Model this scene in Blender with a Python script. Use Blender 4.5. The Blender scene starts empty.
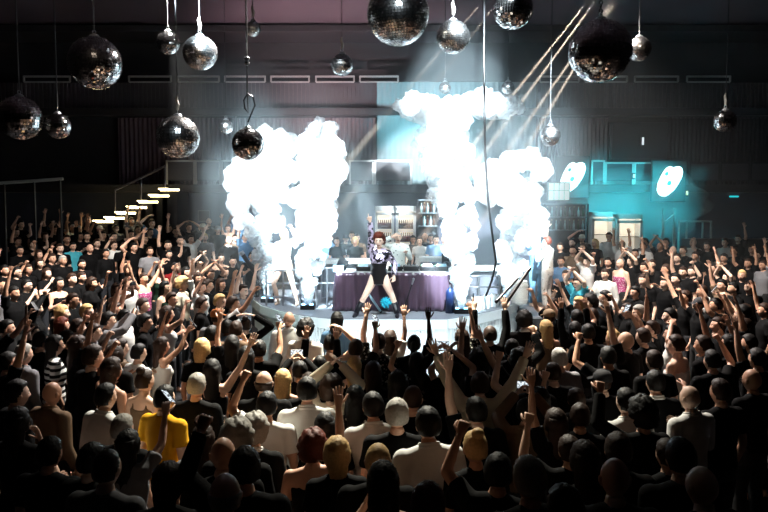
import bpy, bmesh, math, random
from mathutils import Vector, Matrix, Euler, noise
random.seed(7)
S = bpy.context.scene
COL = S.collection
PI = math.pi
V = Vector

# ------------------------------------------------------------------ camera maths
F_PX, CX, CY, CAM_H = 700.0, 384.0, 256.0, 3.4
PITCH = math.atan(49.0 / F_PX)
FWD = V((0, math.cos(PITCH), -math.sin(PITCH)))
UPV = V((0, math.sin(PITCH), math.cos(PITCH)))
RGT = V((1, 0, 0))
CAM = V((0, 0, CAM_H))

def at(px, py, d):
    """the point seen at pixel (px, py) at view depth d"""
    return CAM + d * (FWD + RGT * ((px - CX) / F_PX) + UPV * ((CY - py) / F_PX))

def at_y(px, py, y):
    r = FWD + RGT * ((px - CX) / F_PX) + UPV * ((CY - py) / F_PX)
    return CAM + r * (y / r.y)

def at_z(px, py, z):
    r = FWD + RGT * ((px - CX) / F_PX) + UPV * ((CY - py) / F_PX)
    return CAM + r * ((z - CAM_H) / r.z)

# ------------------------------------------------------------------ materials
def srgb(h):
    h = h.lstrip('#')
    c = [int(h[i:i + 2], 16) / 255 for i in (0, 2, 4)]
    return tuple((x / 12.92 if x <= .04045 else ((x + .055) / 1.055) ** 2.4) for x in c) + (1,)

def new_mat(name):
    m = bpy.data.materials.new(name)
    m.use_nodes = True
    nt = m.node_tree
    b = nt.nodes['Principled BSDF']
    return m, nt, b

def mat(name, col, rough=.6, metal=0.0, var=0.12, scale=20.0, bump=0.0, spec=.5, emit=0.0, ecol=None):
    m, nt, b = new_mat(name)
    c = srgb(col) if isinstance(col, str) else tuple(col)
    b.inputs['Roughness'].default_value = rough
    b.inputs['Metallic'].default_value = metal
    b.inputs['Specular IOR Level'].default_value = spec
    tc = nt.nodes.new('ShaderNodeTexCoord')
    nz = nt.nodes.new('ShaderNodeTexNoise')
    nz.inputs['Scale'].default_value = scale
    nz.inputs['Detail'].default_value = 3
    nt.links.new(tc.outputs['Object'], nz.inputs['Vector'])
    mx = nt.nodes.new('ShaderNodeMixRGB')
    mx.inputs[1].default_value = tuple(x * (1 - var) for x in c[:3]) + (1,)
    mx.inputs[2].default_value = tuple(min(1, x * (1 + var)) for x in c[:3]) + (1,)
    nt.links.new(nz.outputs['Fac'], mx.inputs[0])
    nt.links.new(mx.outputs[0], b.inputs['Base Color'])
    if bump:
        bp = nt.nodes.new('ShaderNodeBump')
        bp.inputs['Strength'].default_value = bump
        bp.inputs['Distance'].default_value = .01
        nt.links.new(nz.outputs['Fac'], bp.inputs['Height'])
        nt.links.new(bp.outputs['Normal'], b.inputs['Normal'])
    if emit:
        b.inputs['Emission Color'].default_value = srgb(ecol) if isinstance(ecol, str) else (ecol or c)
        b.inputs['Emission Strength'].default_value = emit
    return m

_M = {}
def M(name, *a, **k):
    if name not in _M:
        _M[name] = mat(name, *a, **k)
    return _M[name]

# ------------------------------------------------------------------ mesh helpers
class MB:
    """collects simple shapes and links them as ONE mesh"""
    def __init__(self):
        self.v, self.f, self.mi = [], [], []

    def add(self, vs, fs, mi=0):
        o = len(self.v)
        self.v += [tuple(p) for p in vs]
        self.f += [tuple(i + o for i in f) for f in fs]
        self.mi += [mi] * len(fs)
        return self

    def box(self, c, s, rot=None, mi=0, bev=0.0):
        c = V(c)
        R = rot.to_matrix() if isinstance(rot, Euler) else (rot or Matrix.Identity(3))
        hx, hy, hz = s[0] / 2, s[1] / 2, s[2] / 2
        if bev <= 0:
            P = [V((x * hx, y * hy, z * hz)) for x in (-1, 1) for y in (-1, 1) for z in (-1, 1)]
            Q = [(0, 1, 3, 2), (4, 6, 7, 5), (0, 4, 5, 1), (2, 3, 7, 6), (0, 2, 6, 4), (1, 5, 7, 3)]
            return self.add([c + R @ p for p in P], Q, mi)
        bm = bmesh.new()
        bmesh.ops.create_cube(bm, size=1)
        for v in bm.verts:
            v.co = V((v.co.x * s[0], v.co.y * s[1], v.co.z * s[2]))
        bmesh.ops.bevel(bm, geom=list(bm.edges), offset=min(bev, min(s) * .45), segments=2, affect='EDGES', profile=.6)
        bm.verts.index_update()
        self.add([c + R @ v.co for v in bm.verts], [[v.index for v in f.verts] for f in bm.faces], mi)
        bm.free()
        return self

    def tube(self, a, b, r0, r1=None, n=10, mi=0, caps=True):
        return self.chain([a, b], [r0, r1 if r1 is not None else r0], n, mi, caps)

    def chain(self, pts, rs, n=10, mi=0, caps=True, round_ends=False):
        pts = [V(p) for p in pts]
        if isinstance(rs, (int, float)):
            rs = [rs] * len(pts)
        rs = list(rs)
        if round_ends:
            for end in (0, -1):
                d = (pts[0] - pts[1]).normalized() if end == 0 else (pts[-1] - pts[-2]).normalized()
                r = rs[end]; p = pts[end]
                ex = [(p + d * r * math.sin(t), r * math.cos(t)) for t in (.5, 1.0, 1.4)]
                if end == 0:
                    pts = [e[0] for e in reversed(ex)] + pts; rs = [e[1] for e in reversed(ex)] + rs
                else:
                    pts = pts + [e[0] for e in ex]; rs = rs + [e[1] for e in ex]
        vs, fs = [], []
        prev = None
        for i, p in enumerate(pts):
            if i == 0: t = pts[1] - pts[0]
            elif i == len(pts) - 1: t = pts[-1] - pts[-2]
            else: t = (pts[i + 1] - pts[i]).normalized() + (pts[i] - pts[i - 1]).normalized()
            t = t.normalized() if t.length > 1e-9 else V((0, 0, 1))
            if prev is None:
                u = t.orthogonal().normalized()
            else:
                u = prev - t * prev.dot(t)
                u = u.normalized() if u.length > 1e-6 else t.orthogonal().normalized()
            prev = u
            w = t.cross(u)
            for k in range(n):
                a = 2 * PI * k / n
                vs.append(p + (u * math.cos(a) + w * math.sin(a)) * rs[i])
        for i in range(len(pts) - 1):
            for k in range(n):
                k2 = (k + 1) % n
                fs.append((i * n + k, i * n + k2, (i + 1) * n + k2, (i + 1) * n + k))
        if caps:
            fs.append(tuple(reversed(range(n))))
            fs.append(tuple((len(pts) - 1) * n + k for k in range(n)))
        return self.add(vs, fs, mi)

    def loft(self, rings, n=24, mi=0):
        """rings: (centre, rx, ry) horizontal ellipses bottom to top"""
        vs, fs = [], []
        for c, rx, ry in rings:
            for k in range(n):
                a = 2 * PI * k / n
                vs.append((c[0] + rx * math.cos(a), c[1] + ry * math.sin(a), c[2]))
        for i in range(len(rings) - 1):
            for k in range(n):
                k2 = (k + 1) % n
                fs.append((i * n + k, i * n + k2, (i + 1) * n + k2, (i + 1) * n + k))
        fs.append(tuple(reversed(range(n))))
        fs.append(tuple((len(rings) - 1) * n + k for k in range(n)))
        return self.add(vs, fs, mi)

    def ball(self, c, r, n=12, m=8, mi=0, rot=None):
        r = (r, r, r) if isinstance(r, (int, float)) else r
        R = rot.to_matrix() if isinstance(rot, Euler) else (rot or Matrix.Identity(3))
        c = V(c)
        vs = [c + R @ V((0, 0, -r[2]))]
        for i in range(1, m):
            t = -PI / 2 + PI * i / m
            for k in range(n):
                a = 2 * PI * k / n
                vs.append(c + R @ V((r[0] * math.cos(t) * math.cos(a), r[1] * math.cos(t) * math.sin(a), r[2] * math.sin(t))))
        vs.append(c + R @ V((0, 0, r[2])))
        fs = [(0, 1 + (k + 1) % n, 1 + k) for k in range(n)]
        for i in range(m - 2):
            for k in range(n):
                a, b = 1 + i * n + k, 1 + i * n + (k + 1) % n
                fs.append((a, b, b + n, a + n))
        top = len(vs) - 1
        o = 1 + (m - 2) * n
        fs += [(o + k, o + (k + 1) % n, top) for k in range(n)]
        return self.add(vs, fs, mi)

    def torus(self, c, R, r, rot=None, n=20, m=8, mi=0):
        c = V(c)
        Q = rot.to_matrix() if isinstance(rot, Euler) else (rot or Matrix.Identity(3))
        vs, fs = [], []
        for i in range(n):
            a = 2 * PI * i / n
            for k in range(m):
                b = 2 * PI * k / m
                vs.append(c + Q @ V(((R + r * math.cos(b)) * math.cos(a), (R + r * math.cos(b)) * math.sin(a), r * math.sin(b))))
        for i in range(n):
            for k in range(m):
                i2, k2 = (i + 1) % n, (k + 1) % m
                fs.append((i * m + k, i2 * m + k, i2 * m + k2, i * m + k2))
        return self.add(vs, fs, mi)

    def prism(self, pts, z0, z1, mi=0):
        """vertical prism over a plan polygon"""
        n = len(pts)
        vs = [(p[0], p[1], z0) for p in pts] + [(p[0], p[1], z1) for p in pts]
        fs = [tuple(reversed(range(n))), tuple(range(n, 2 * n))]
        fs += [(i, (i + 1) % n, n + (i + 1) % n, n + i) for i in range(n)]
        return self.add(vs, fs, mi)

    def mesh(self, name, smooth=False):
        me = bpy.data.meshes.new(name)
        me.from_pydata(self.v, [], self.f)
        me.polygons.foreach_set('material_index', self.mi)
        if smooth:
            me.polygons.foreach_set('use_smooth', [True] * len(me.polygons))
        me.update()
        return me

    def build(self, name, mats, parent=None, smooth=False, fix=True):
        me = self.mesh(name, smooth)
        if fix:
            bm = bmesh.new(); bm.from_mesh(me)
            bmesh.ops.recalc_face_normals(bm, faces=list(bm.faces))
            bm.to_mesh(me); bm.free()
        for m in (mats if isinstance(mats, (list, tuple)) else [mats]):
            me.materials.append(m)
        o = bpy.data.objects.new(name, me)
        COL.objects.link(o)
        if parent is not None:
            o.parent = parent
        return o

def tag(o, label=None, cat=None, group=None, kind=None):
    if label: o['label'] = label
    if cat: o['category'] = cat
    if group: o['group'] = group
    if kind: o['kind'] = kind
    return o

def empty(name, loc=(0, 0, 0), rz=0.0, label=None, cat=None, group=None):
    o = bpy.data.objects.new(name, None)
    o.empty_display_size = .1
    COL.objects.link(o)
    o.location = loc
    o.rotation_euler = (0, 0, rz)
    return tag(o, label, cat, group)

def copy_tree(o, parent=None):
    c = o.copy()
    COL.objects.link(c)
    if parent is not None:
        c.parent = parent
    for ch in list(o.children):
        copy_tree(ch, c)
    return c
# ------------------------------------------------------------------ people
def lerp(a, b, t): return a + (b - a) * t
def sm(t):
    t = max(0.0, min(1.0, t)); return t * t * (3 - 2 * t)

# arm poses for the right arm: elbow and wrist relative to the shoulder, shoulder lift, finger pose
ARM = {
 'd': ((.06, -.03, -.28), (.07, .07, -.52), 0, 'relax'),
 'f': ((.09, .05, -.26), (-.03, .27, -.12), 0, 'relax'),
 'u': ((.05, .07, .27), (.03, .14, .51), .05, 'open'),
 'b': ((.17, .13, .13), (.09, .23, .36), .03, 'fist'),
 'v': ((.15, .05, .23), (.25, .10, .46), .04, 'open'),
 'c': ((.09, .12, .24), (-.13, .18, .43), .04, 'flat'),
 'p': ((.08, .21, .08), (-.10, .37, .27), .03, 'grip'),
 'q': ((.05, .20, .18), (.02, .33, .40), .03, 'grip'),
 'h': ((.24, .03, .17), (-.03, .02, .35), .04, 'flat'),
 'o': ((.20, .03, .20), (-.06, .05, .40), .04, 'relax'),
 'm': ((.11, .12, -.21), (-.10, .20, .05), 0, 'relax'),
 'k': ((.06, .00, -.28), (-.02, .23, -.22), 0, 'grip'),
 'i': ((.05, .07, .27), (.03, .13, .51), .05, 'point'),
 'e': ((.12, .12, .20), (.10, .20, .44), .04, 'peace'),
 's': ((.27, .02, -.05), (.48, .06, .06), .01, 'relax'),
}
CURL = {  # per finger curl (radians per joint) index, middle, ring, little; thumb; spread
 'relax': ((.35, .4, .45, .5), .3, .06), 'open': ((.08, .06, .1, .14), .1, .16),
 'fist': ((1.35, 1.4, 1.4, 1.35), .9, .0), 'flat': ((.12, .1, .12, .15), .2, .02),
 'grip': ((.75, .8, .85, .85), .6, .03), 'point': ((.05, 1.35, 1.4, 1.35), .9, .02),
 'peace': ((.05, .05, 1.35, 1.35), .9, .22)}

def hand(mb, wrist, d, n, side, pose, s=1.0):
    """palm, four unequal bent fingers, thumb from the palm's side. d: along the hand, n: palm normal, side: +1 right hand"""
    d = d.normalized(); n = (n - d * n.dot(d)).normalized()
    x = d.cross(n) * -side                     # towards the thumb
    curls, th, spr = CURL[pose]
    def P(a, b, c): return wrist + (x * a + d * b + n * c) * s
    vs, fs = [], []
    prof = [(-.01, .026, .017), (.015, .030, .017), (.05, .039, .015), (.085, .041, .012), (.095, .036, .008)]
    K = 10
    for (b, w, t) in prof:
        for k in range(K):
            a = 2 * PI * k / K
            vs.append(P(w * math.cos(a), b, t * math.sin(a)))
    for i in range(len(prof) - 1):
        for k in range(K):
            k2 = (k + 1) % K
            fs.append((i * K + k, i * K + k2, (i + 1) * K + k2, (i + 1) * K + k))
    fs.append(tuple(reversed(range(K)))); fs.append(tuple((len(prof) - 1) * K + k for k in range(K)))
    mb.add(vs, fs)
    lens = (.072, .080, .074, .058)
    for j in range(4):
        ox = .030 - .020 * j
        ang = spr * (1.5 - j) * .7
        fd = d * math.cos(ang) + x * math.sin(ang)
        p = P(ox, .082, 0.002)
        pts, rs = [p], [.0095]
        a = 0.0
        for q, fr in enumerate((.44, .31, .25)):
            a += curls[j] * (1.0 if q else .8)
            p = p + (fd * math.cos(a) + n * math.sin(a)) * lens[j] * fr * s
            pts.append(p); rs.append((.0088, .0082, .0070)[q])
        mb.chain(pts, [r * s for r in rs], 6, round_ends=True)
    p = P(.026, .022, .004)
    t1 = (x * .75 + d * .62 + n * .25).normalized(); t2 = (x * (.55 - th * .6) + d * .8 + n * (.2 + th * .5)).normalized()
    p1 = p + t1 * .042 * s; p2 = p1 + t2 * .030 * s; p3 = p2 + (t2 + n * th * .4).normalized() * .022 * s
    mb.chain([p, p1, p2, p3], [.0125 * s, .0105 * s, .0095 * s, .0075 * s], 6, round_ends=True)

def joints(sex, la, ra):
    f = sex == 'f'
    J = {'sx': .165 if f else .19, 'hx': .085, 'f': f}
    for side, code in ((-1, la), (1, ra)):
        e, w, lift, fp = ARM[code]
        k = .95 if f else 1.0
        sh = V((side * J['sx'] - side * lift * .35, -.005, 1.385 + lift * 1.0))
        J[side] = (sh, sh + V((side * e[0], e[1], e[2])) * k, sh + V((side * w[0], w[1], w[2])) * k, fp, code)
        J['leg%d' % side] = (V((side * .09, 0, .90)), V((side * .11, .03, .48)), V((side * .12, -.02, .07)))
    J['head'] = V((0, .02, 1.60))
    J['tilt'] = 0.0
    J['off'] = V((0, 0, 0))
    return J

def torso_rings(f, g=0.0):
    if f:
        R = [(.80, .135, .115, -.01), (.90, .165, .120, -.012), (1.00, .145, .105, 0), (1.09, .122, .092, .005), (1.20, .138, .108, .015),
             (1.27, .148, .118, .022), (1.34, .150, .098, .01), (1.40, .115, .076, 0), (1.44, .070, .060, 0)]
    else:
        R = [(.80, .140, .112, -.008), (.90, .165, .118, -.008), (1.00, .158, .112, 0), (1.10, .155, .110, .003), (1.22, .172, .120, .008),
             (1.31, .182, .118, .005), (1.38, .160, .095, 0), (1.42, .112, .078, -.004), (1.455, .070, .064, -.004)]
    return [((0, y, z), rx + g, ry + g) for z, rx, ry, y in R]

def head_mesh(mb, J):
    """skull, jaw, nose, brow, lips, ears and eyes; slots 0 skin, 1 brow and pupil, 2 lips, 3 eye white"""
    c = J['head']; T = Matrix.Rotation(J['tilt'], 3, 'X')
    NR, NS = 34, 40
    vs = []; fs = []; mi = []
    def pos(t, a):
        x, y, z = math.cos(t) * math.sin(a), math.cos(t) * math.cos(a), math.sin(t)
        X, Y, Z = .077 * x, .098 * y, .120 * z
        lo = sm(-z * 1.15)
        X *= 1 - .30 * lo
        if Y < 0: Y *= 1 - .38 * lo
        else: Y *= 1 - .06 * lo
        X *= 1 + .05 * math.sin(PI * max(0, z))
        if y > 0:
            fr = y ** 2
            g = lambda dx, dz, sx, sz: math.exp(-((abs(X) - dx) / sx) ** 2 - ((Z - dz) / sz) ** 2) * fr
            Y += .019 * g(0, -.026, .013, .016) + .010 * g(0, -.002, .010, .022)
            Y -= .012 * g(.031, .006, .017, .013)
            Y += .006 * g(.028, .031, .028, .009)
            Y += .006 * g(0, -.062, .022, .010) + .010 * g(0, -.100, .022, .018)
            Y += .004 * g(.042, -.022, .018, .020)
        return V((X, Y, Z))
    grid = []
    for i in range(NR + 1):
        t = -PI / 2 + PI * i / NR
        row = []
        for k in range(NS):
            row.append(len(vs)); vs.append(pos(t, 2 * PI * k / NS))
        grid.append(row)
    for i in range(NR):
        for k in range(NS):
            q = (grid[i][k], grid[i + 1][k], grid[i + 1][(k + 1) % NS], grid[i][(k + 1) % NS])
            m = sum((vs[j] for j in q), V()) / 4
            idx = 0
            if m.y > .055:
                if .012 < abs(m.x) < .050 and .026 < m.z < .037: idx = 1
                elif abs(m.x) < .024 and -.070 < m.z < -.055: idx = 2
            fs.append(q); mi.append(idx)
    o = len(mb.v)
    mb.v += [tuple(c + T @ p) for p in vs]; mb.f += [tuple(j + o for j in q) for q in fs]; mb.mi += mi
    for s in (-1, 1):
        ec = V((s * .031, .0775, .006))
        mb.ball(c + T @ ec, .0125, 8, 6, mi=3)
        mb.ball(c + T @ (ec + V((0, .0085, 0))), (.0075, .006, .0075), 8, 6, mi=1)
        mb.ball(c + T @ V((s * .077, -.008, -.004)), (.011, .021, .032), 8, 6, rot=T @ Euler((0, s * .2, s * -.35)).to_matrix())

def limb(mb, J, side, g=0.0, upto=1.0, fore=None, n=12):
    sh, el, wr, fp, code = J[side]
    k = .86 if J['f'] else 1.0
    a = [.058 * k + g, .050 * k + g, .041 * k + g]
    b = [.041 * k + g, .040 * k + g, .027 * k + g]
    if upto < 1.0:
        e2 = sh.lerp(el, upto)
        mb.chain([sh, sh.lerp(e2, .5), e2], [a[0], lerp(a[0], a[1], upto), lerp(a[0], a[2], upto) + g * .6], n)
        mb.ball(sh, .060 * k + g, n, 8)
        return
    mb.chain([sh, sh.lerp(el, .5), el], a, n, round_ends=True)
    w2 = wr if fore is None else el.lerp(wr, fore)
    mb.chain([el, el.lerp(w2, .35), w2], b if fore is None else [b[0], b[1], lerp(b[1], b[2], fore) + g * .3], n, round_ends=fore is None)

def legs(mb, J, g=0.0, ankle=1.0):
    k = .97 if J['f'] else 1.0
    for s in (-1, 1):
        hp, kn, an = J['leg%d' % s]
        e = kn.lerp(an, ankle)
        mb.chain([hp + V((0, 0, .04)), hp.lerp(kn, .4), kn], [.092 * k + g, .080 * k + g, .056 * k + g], 12, round_ends=g == 0)
        mb.chain([kn, kn.lerp(e, .35), e], [.055 * k + g, .058 * k + g, (.038 if g == 0 else .060) * k + g], 12, round_ends=g == 0)

def body_parts(J):
    mb = MB()
    mb.loft([(V(c) + J['off'], a, b) for c, a, b in torso_rings(J['f'])])
    o = J['off']
    nk = .050 if J['f'] else .058
    mb.chain([V((0, -.012, 1.38)) + o, V((0, -.004, 1.45)) + o, J['head'] + V((0, -.02, -.075))], [nk + .018, nk, nk * .96], 12)
    for s in (-1, 1):
        limb(mb, J, s)
        mb.chain([V((s * .02, -.015, 1.435)) + o, J[s][0] + V((-s * .03, -.01, .005))], [.052, .050], 12)
        if J['f']: mb.ball(V((s * .068, .092, 1.255)) + o, (.056, .045, .056))
        an = J['leg%d' % s][2]
        mb.chain([an + V((0, -.03, -.03)), an + V((s * .01, .08, -.035)), an + V((s * .02, .16, -.05))], [.036, .036, .022], 10, round_ends=True)
    legs(mb, J)
    return mb

def pending_remesh(jobs):
    """jobs: key -> (MB, voxel, smooth); voxel-fuses each into one continuous surface"""
    tmp = {}
    for k, (mb, vox, it) in jobs.items():
        ob = bpy.data.objects.new('temporary', mb.mesh('temporary'))
        COL.objects.link(ob)
        r = ob.modifiers.new('r', 'REMESH'); r.mode = 'VOXEL'; r.voxel_size = vox
        s = ob.modifiers.new('s', 'SMOOTH'); s.factor = .5; s.iterations = it
        tmp[k] = ob
    dg = bpy.context.evaluated_depsgraph_get()
    out = {}
    for k, ob in tmp.items():
        out[k] = bpy.data.meshes.new_from_object(ob.evaluated_get(dg))
    for ob in tmp.values():
        me = ob.data
        bpy.data.objects.remove(ob); bpy.data.meshes.remove(me)
    return out

def palm_normal(code, d, side):
    if code in ('c',): n = V((-side, .2, .1))
    elif code in ('h', 'o'): n = V((-side * .3, 0, -1))
    elif code in ('d',): n = V((-side, .1, 0))
    elif code in ('k', 'p'): n = V((-side, .2, .0))
    elif code in ('m',): n = V((-side * .4, -1, 0))
    else: n = V((-side * .25, 1, .1))
    n = n - d * n.dot(d)
    return n.normalized() if n.length > .05 else d.orthogonal().normalized()

def finish_body(me, J):
    """adds the detailed head and hands to the fused body"""
    mb = MB()
    head_mesh(mb, J)
    for s in (-1, 1):
        sh, el, wr, fp, code = J[s]
        d = (wr - el).normalized()
        n = palm_normal(code, d, s)
        if code in ('h', 'o'): d = (d + V((-s * .6, 0, -.1))).normalized()
        hand(mb, wr, d, n, s, fp, .92 if J['f'] else 1.0)
    hm = mb.mesh('head')
    bm = bmesh.new(); bm.from_mesh(me); bm.from_mesh(hm)
    bmesh.ops.recalc_face_normals(bm, faces=list(bm.faces))
    bm.to_mesh(me); bm.free(); bpy.data.meshes.remove(hm)
    me.polygons.foreach_set('use_smooth', [True] * len(me.polygons))
    return me

def top_parts(J, style):
    """style T tee, L long sleeves, V tank top, J open jacket"""
    mb = MB()
    g = .016
    R = torso_rings(J['f'], g)
    o = J['off']
    if style == 'V':
        R = [(V(c) + o, a, b) for c, a, b in R if .84 < c[2] < 1.36]
        mb.loft(R)
        for s in (-1, 1):
            mb.chain([V((s * .085, .085, 1.30)) + o, V((s * .088, .03, 1.415)) + o, V((s * .088, -.05, 1.40)) + o, V((s * .085, -.08, 1.30)) + o], .018, 8)
        if J['f']:
            for s in (-1, 1): mb.ball(V((s * .068, .096, 1.255)) + o, (.062, .052, .060))
    else:
        mb.loft([(V(c) + o, a, b) for c, a, b in R if .84 < c[2]])
        mb.chain([V((0, -.012, 1.40)) + o, V((0, -.008, 1.468)) + o], [.085, .066 if J['f'] else .072], 14)
        for s in (-1, 1): mb.chain([V((s * .02, -.015, 1.435)) + o, J[s][0] + V((-s * .03, -.01, .005))], [.062, .064], 12)
        if J['f']:
            for s in (-1, 1): mb.ball(V((s * .068, .096, 1.255)) + o, (.062, .052, .060))
        for s in (-1, 1):
            if style == 'T': limb(mb, J, s, .017, .62)
            elif style == 'R': limb(mb, J, s, .017, 1.0, .35)
            else: limb(mb, J, s, .017, 1.0, .96)
    return mb

def trouser_parts(J):
    mb = MB()
    R = torso_rings(J['f'], .012)
    mb.loft([(V(c) + J['off'], a, b) for c, a, b in R if c[2] < 1.02])
    legs(mb, J, .014, .93)
    return mb

def hair_mesh(kind):
    """closed hair volumes in head coordinates (head centre at the origin, face towards +Y)"""
    mb = MB()
    NR, NS = 26, 36
    seed = {'short': 1, 'long': 2, 'bald': 3, 'bun': 4, 'curly': 5, 'crop': 6, 'pony': 7, 'bob': 8}.get(kind, 9)
    thick = {'short': .016, 'long': .018, 'bun': .010, 'curly': .050, 'crop': .007, 'pony': .010, 'bob': .022, 'fringe': .010}.get(kind, .014)
    def line(y, x):     # lowest z of the hair in direction (x, y)
        if y > .55: return .60
        if y > -.2: return lerp(-.05, .60, sm((y + .2) / .75)) if kind not in ('long', 'bob') else lerp(-.45, .58, sm((y - .15) / .4))
        return -.42 if kind not in ('long', 'bob') else -.6
    vs, fs = [], []
    for i in range(NR + 1):
        t = -PI / 2 + PI * i / NR
        for k in range(NS):
            a = 2 * PI * k / NS
            x, y, z = math.cos(t) * math.sin(a), math.cos(t) * math.cos(a), math.sin(t)
            hl = math.hypot(x, y) or 1e-6
            w = sm((z - line(y / hl, x / hl)) / .16 + .5)
            if kind == 'fringe':
                w = min(w, sm((.35 - z) / .2)) * sm((.35 - y / hl) / .3)
            nz = noise.noise(V((x * 6, y * 6, z * 6)) + V((seed * 7, 0, 0))) if kind == 'curly' else noise.noise(V((x * 11, y * 11, z * 2)) + V((seed * 7, 0, 0)))
            k_ = thick * (1 + (.45 if kind == 'curly' else .5) * nz + .35 * sm(z))
            lo = sm(-z * 1.15)
            X, Y, Z = .078 * x * (1 - .22 * lo), .099 * y * (1 - (.22 * lo if y < 0 else 0)), .120 * z
            p = V((X, Y, Z)); q = p * (.80 if w < .5 else .97)
            vs.append(q.lerp(p + V((x, y, z)) * k_, w) if w > 0 else q)
    for i in range(NR):
        for k in range(NS):
            k2 = (k + 1) % NS
            fs.append((i * NS + k, (i + 1) * NS + k, (i + 1) * NS + k2, i * NS + k2))
    mb.add(vs, fs)
    if kind in ('long', 'bob'):
        L = -.34 if kind == 'long' else -.13
        rings = []
        n = 9
        for i in range(n):
            t = i / (n - 1)
            z = lerp(.075, L, t)
            rings.append(((0, -.040 - .028 * sm(t * 1.6) + .01 * math.sin(t * 5), z), lerp(.078, .098 if kind == 'long' else .088, sm(t * 2.2)) * (1 - .35 * t * t), lerp(.078, .042, t)))
        o = len(mb.v)
        mb.loft(list(reversed(rings)), 20)
        for j in range(o, len(mb.v)):
            p = V(mb.v[j]); a = math.atan2(p.y + .06, p.x)
            p += V((math.cos(a), math.sin(a), 0)) * .006 * math.sin(a * 9 + p.z * 8)
            mb.v[j] = tuple(p)
    if kind == 'bun':
        mb.ball((0, -.055, .128), (.045, .045, .040), 14, 10)
    if kind == 'pony':
        mb.chain([V((0, -.10, .05)), V((0, -.145, .03)), V((0, -.155, -.05)), V((0, -.14, -.16)), V((0, -.13, -.22))], [.022, .030, .033, .024, .008], 12, round_ends=True)
    return mb.mesh('hair', True)

def cap_mesh(kind='cap'):
    mb = MB()
    rings = [((0, -.008, .030), .090, .112), ((0, -.008, .060), .090, .110), ((0, -.010, .095), .082, .100), ((0, -.012, .125), .060, .075), ((0, -.012, .138), .025, .03)]
    mb.loft(rings, 24)
    if kind == 'cap':
        vs, fs = [], []
        for dz in (0, .007):
            for r in (0, 1):
                for k in range(13):
                    a = -1.0 + 2.0 * k / 12
                    rr = .105 + r * .085 * math.cos(a * .9)
                    vs.append((rr * math.sin(a) * .85, rr * math.cos(a) - .008, .040 + dz - r * .016))
        for b in (0, 26):
            for k in range(12): fs.append((b + k, b + k + 1, b + 13 + k + 1, b + 13 + k))
        for k in range(12): fs.append((13 + k, 14 + k, 40 + k, 39 + k))
        mb.add(vs, fs)
    else:
        mb.torus((0, -.008, .030), .115, .016, n=24)
    return mb.mesh('cap', True)
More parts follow.
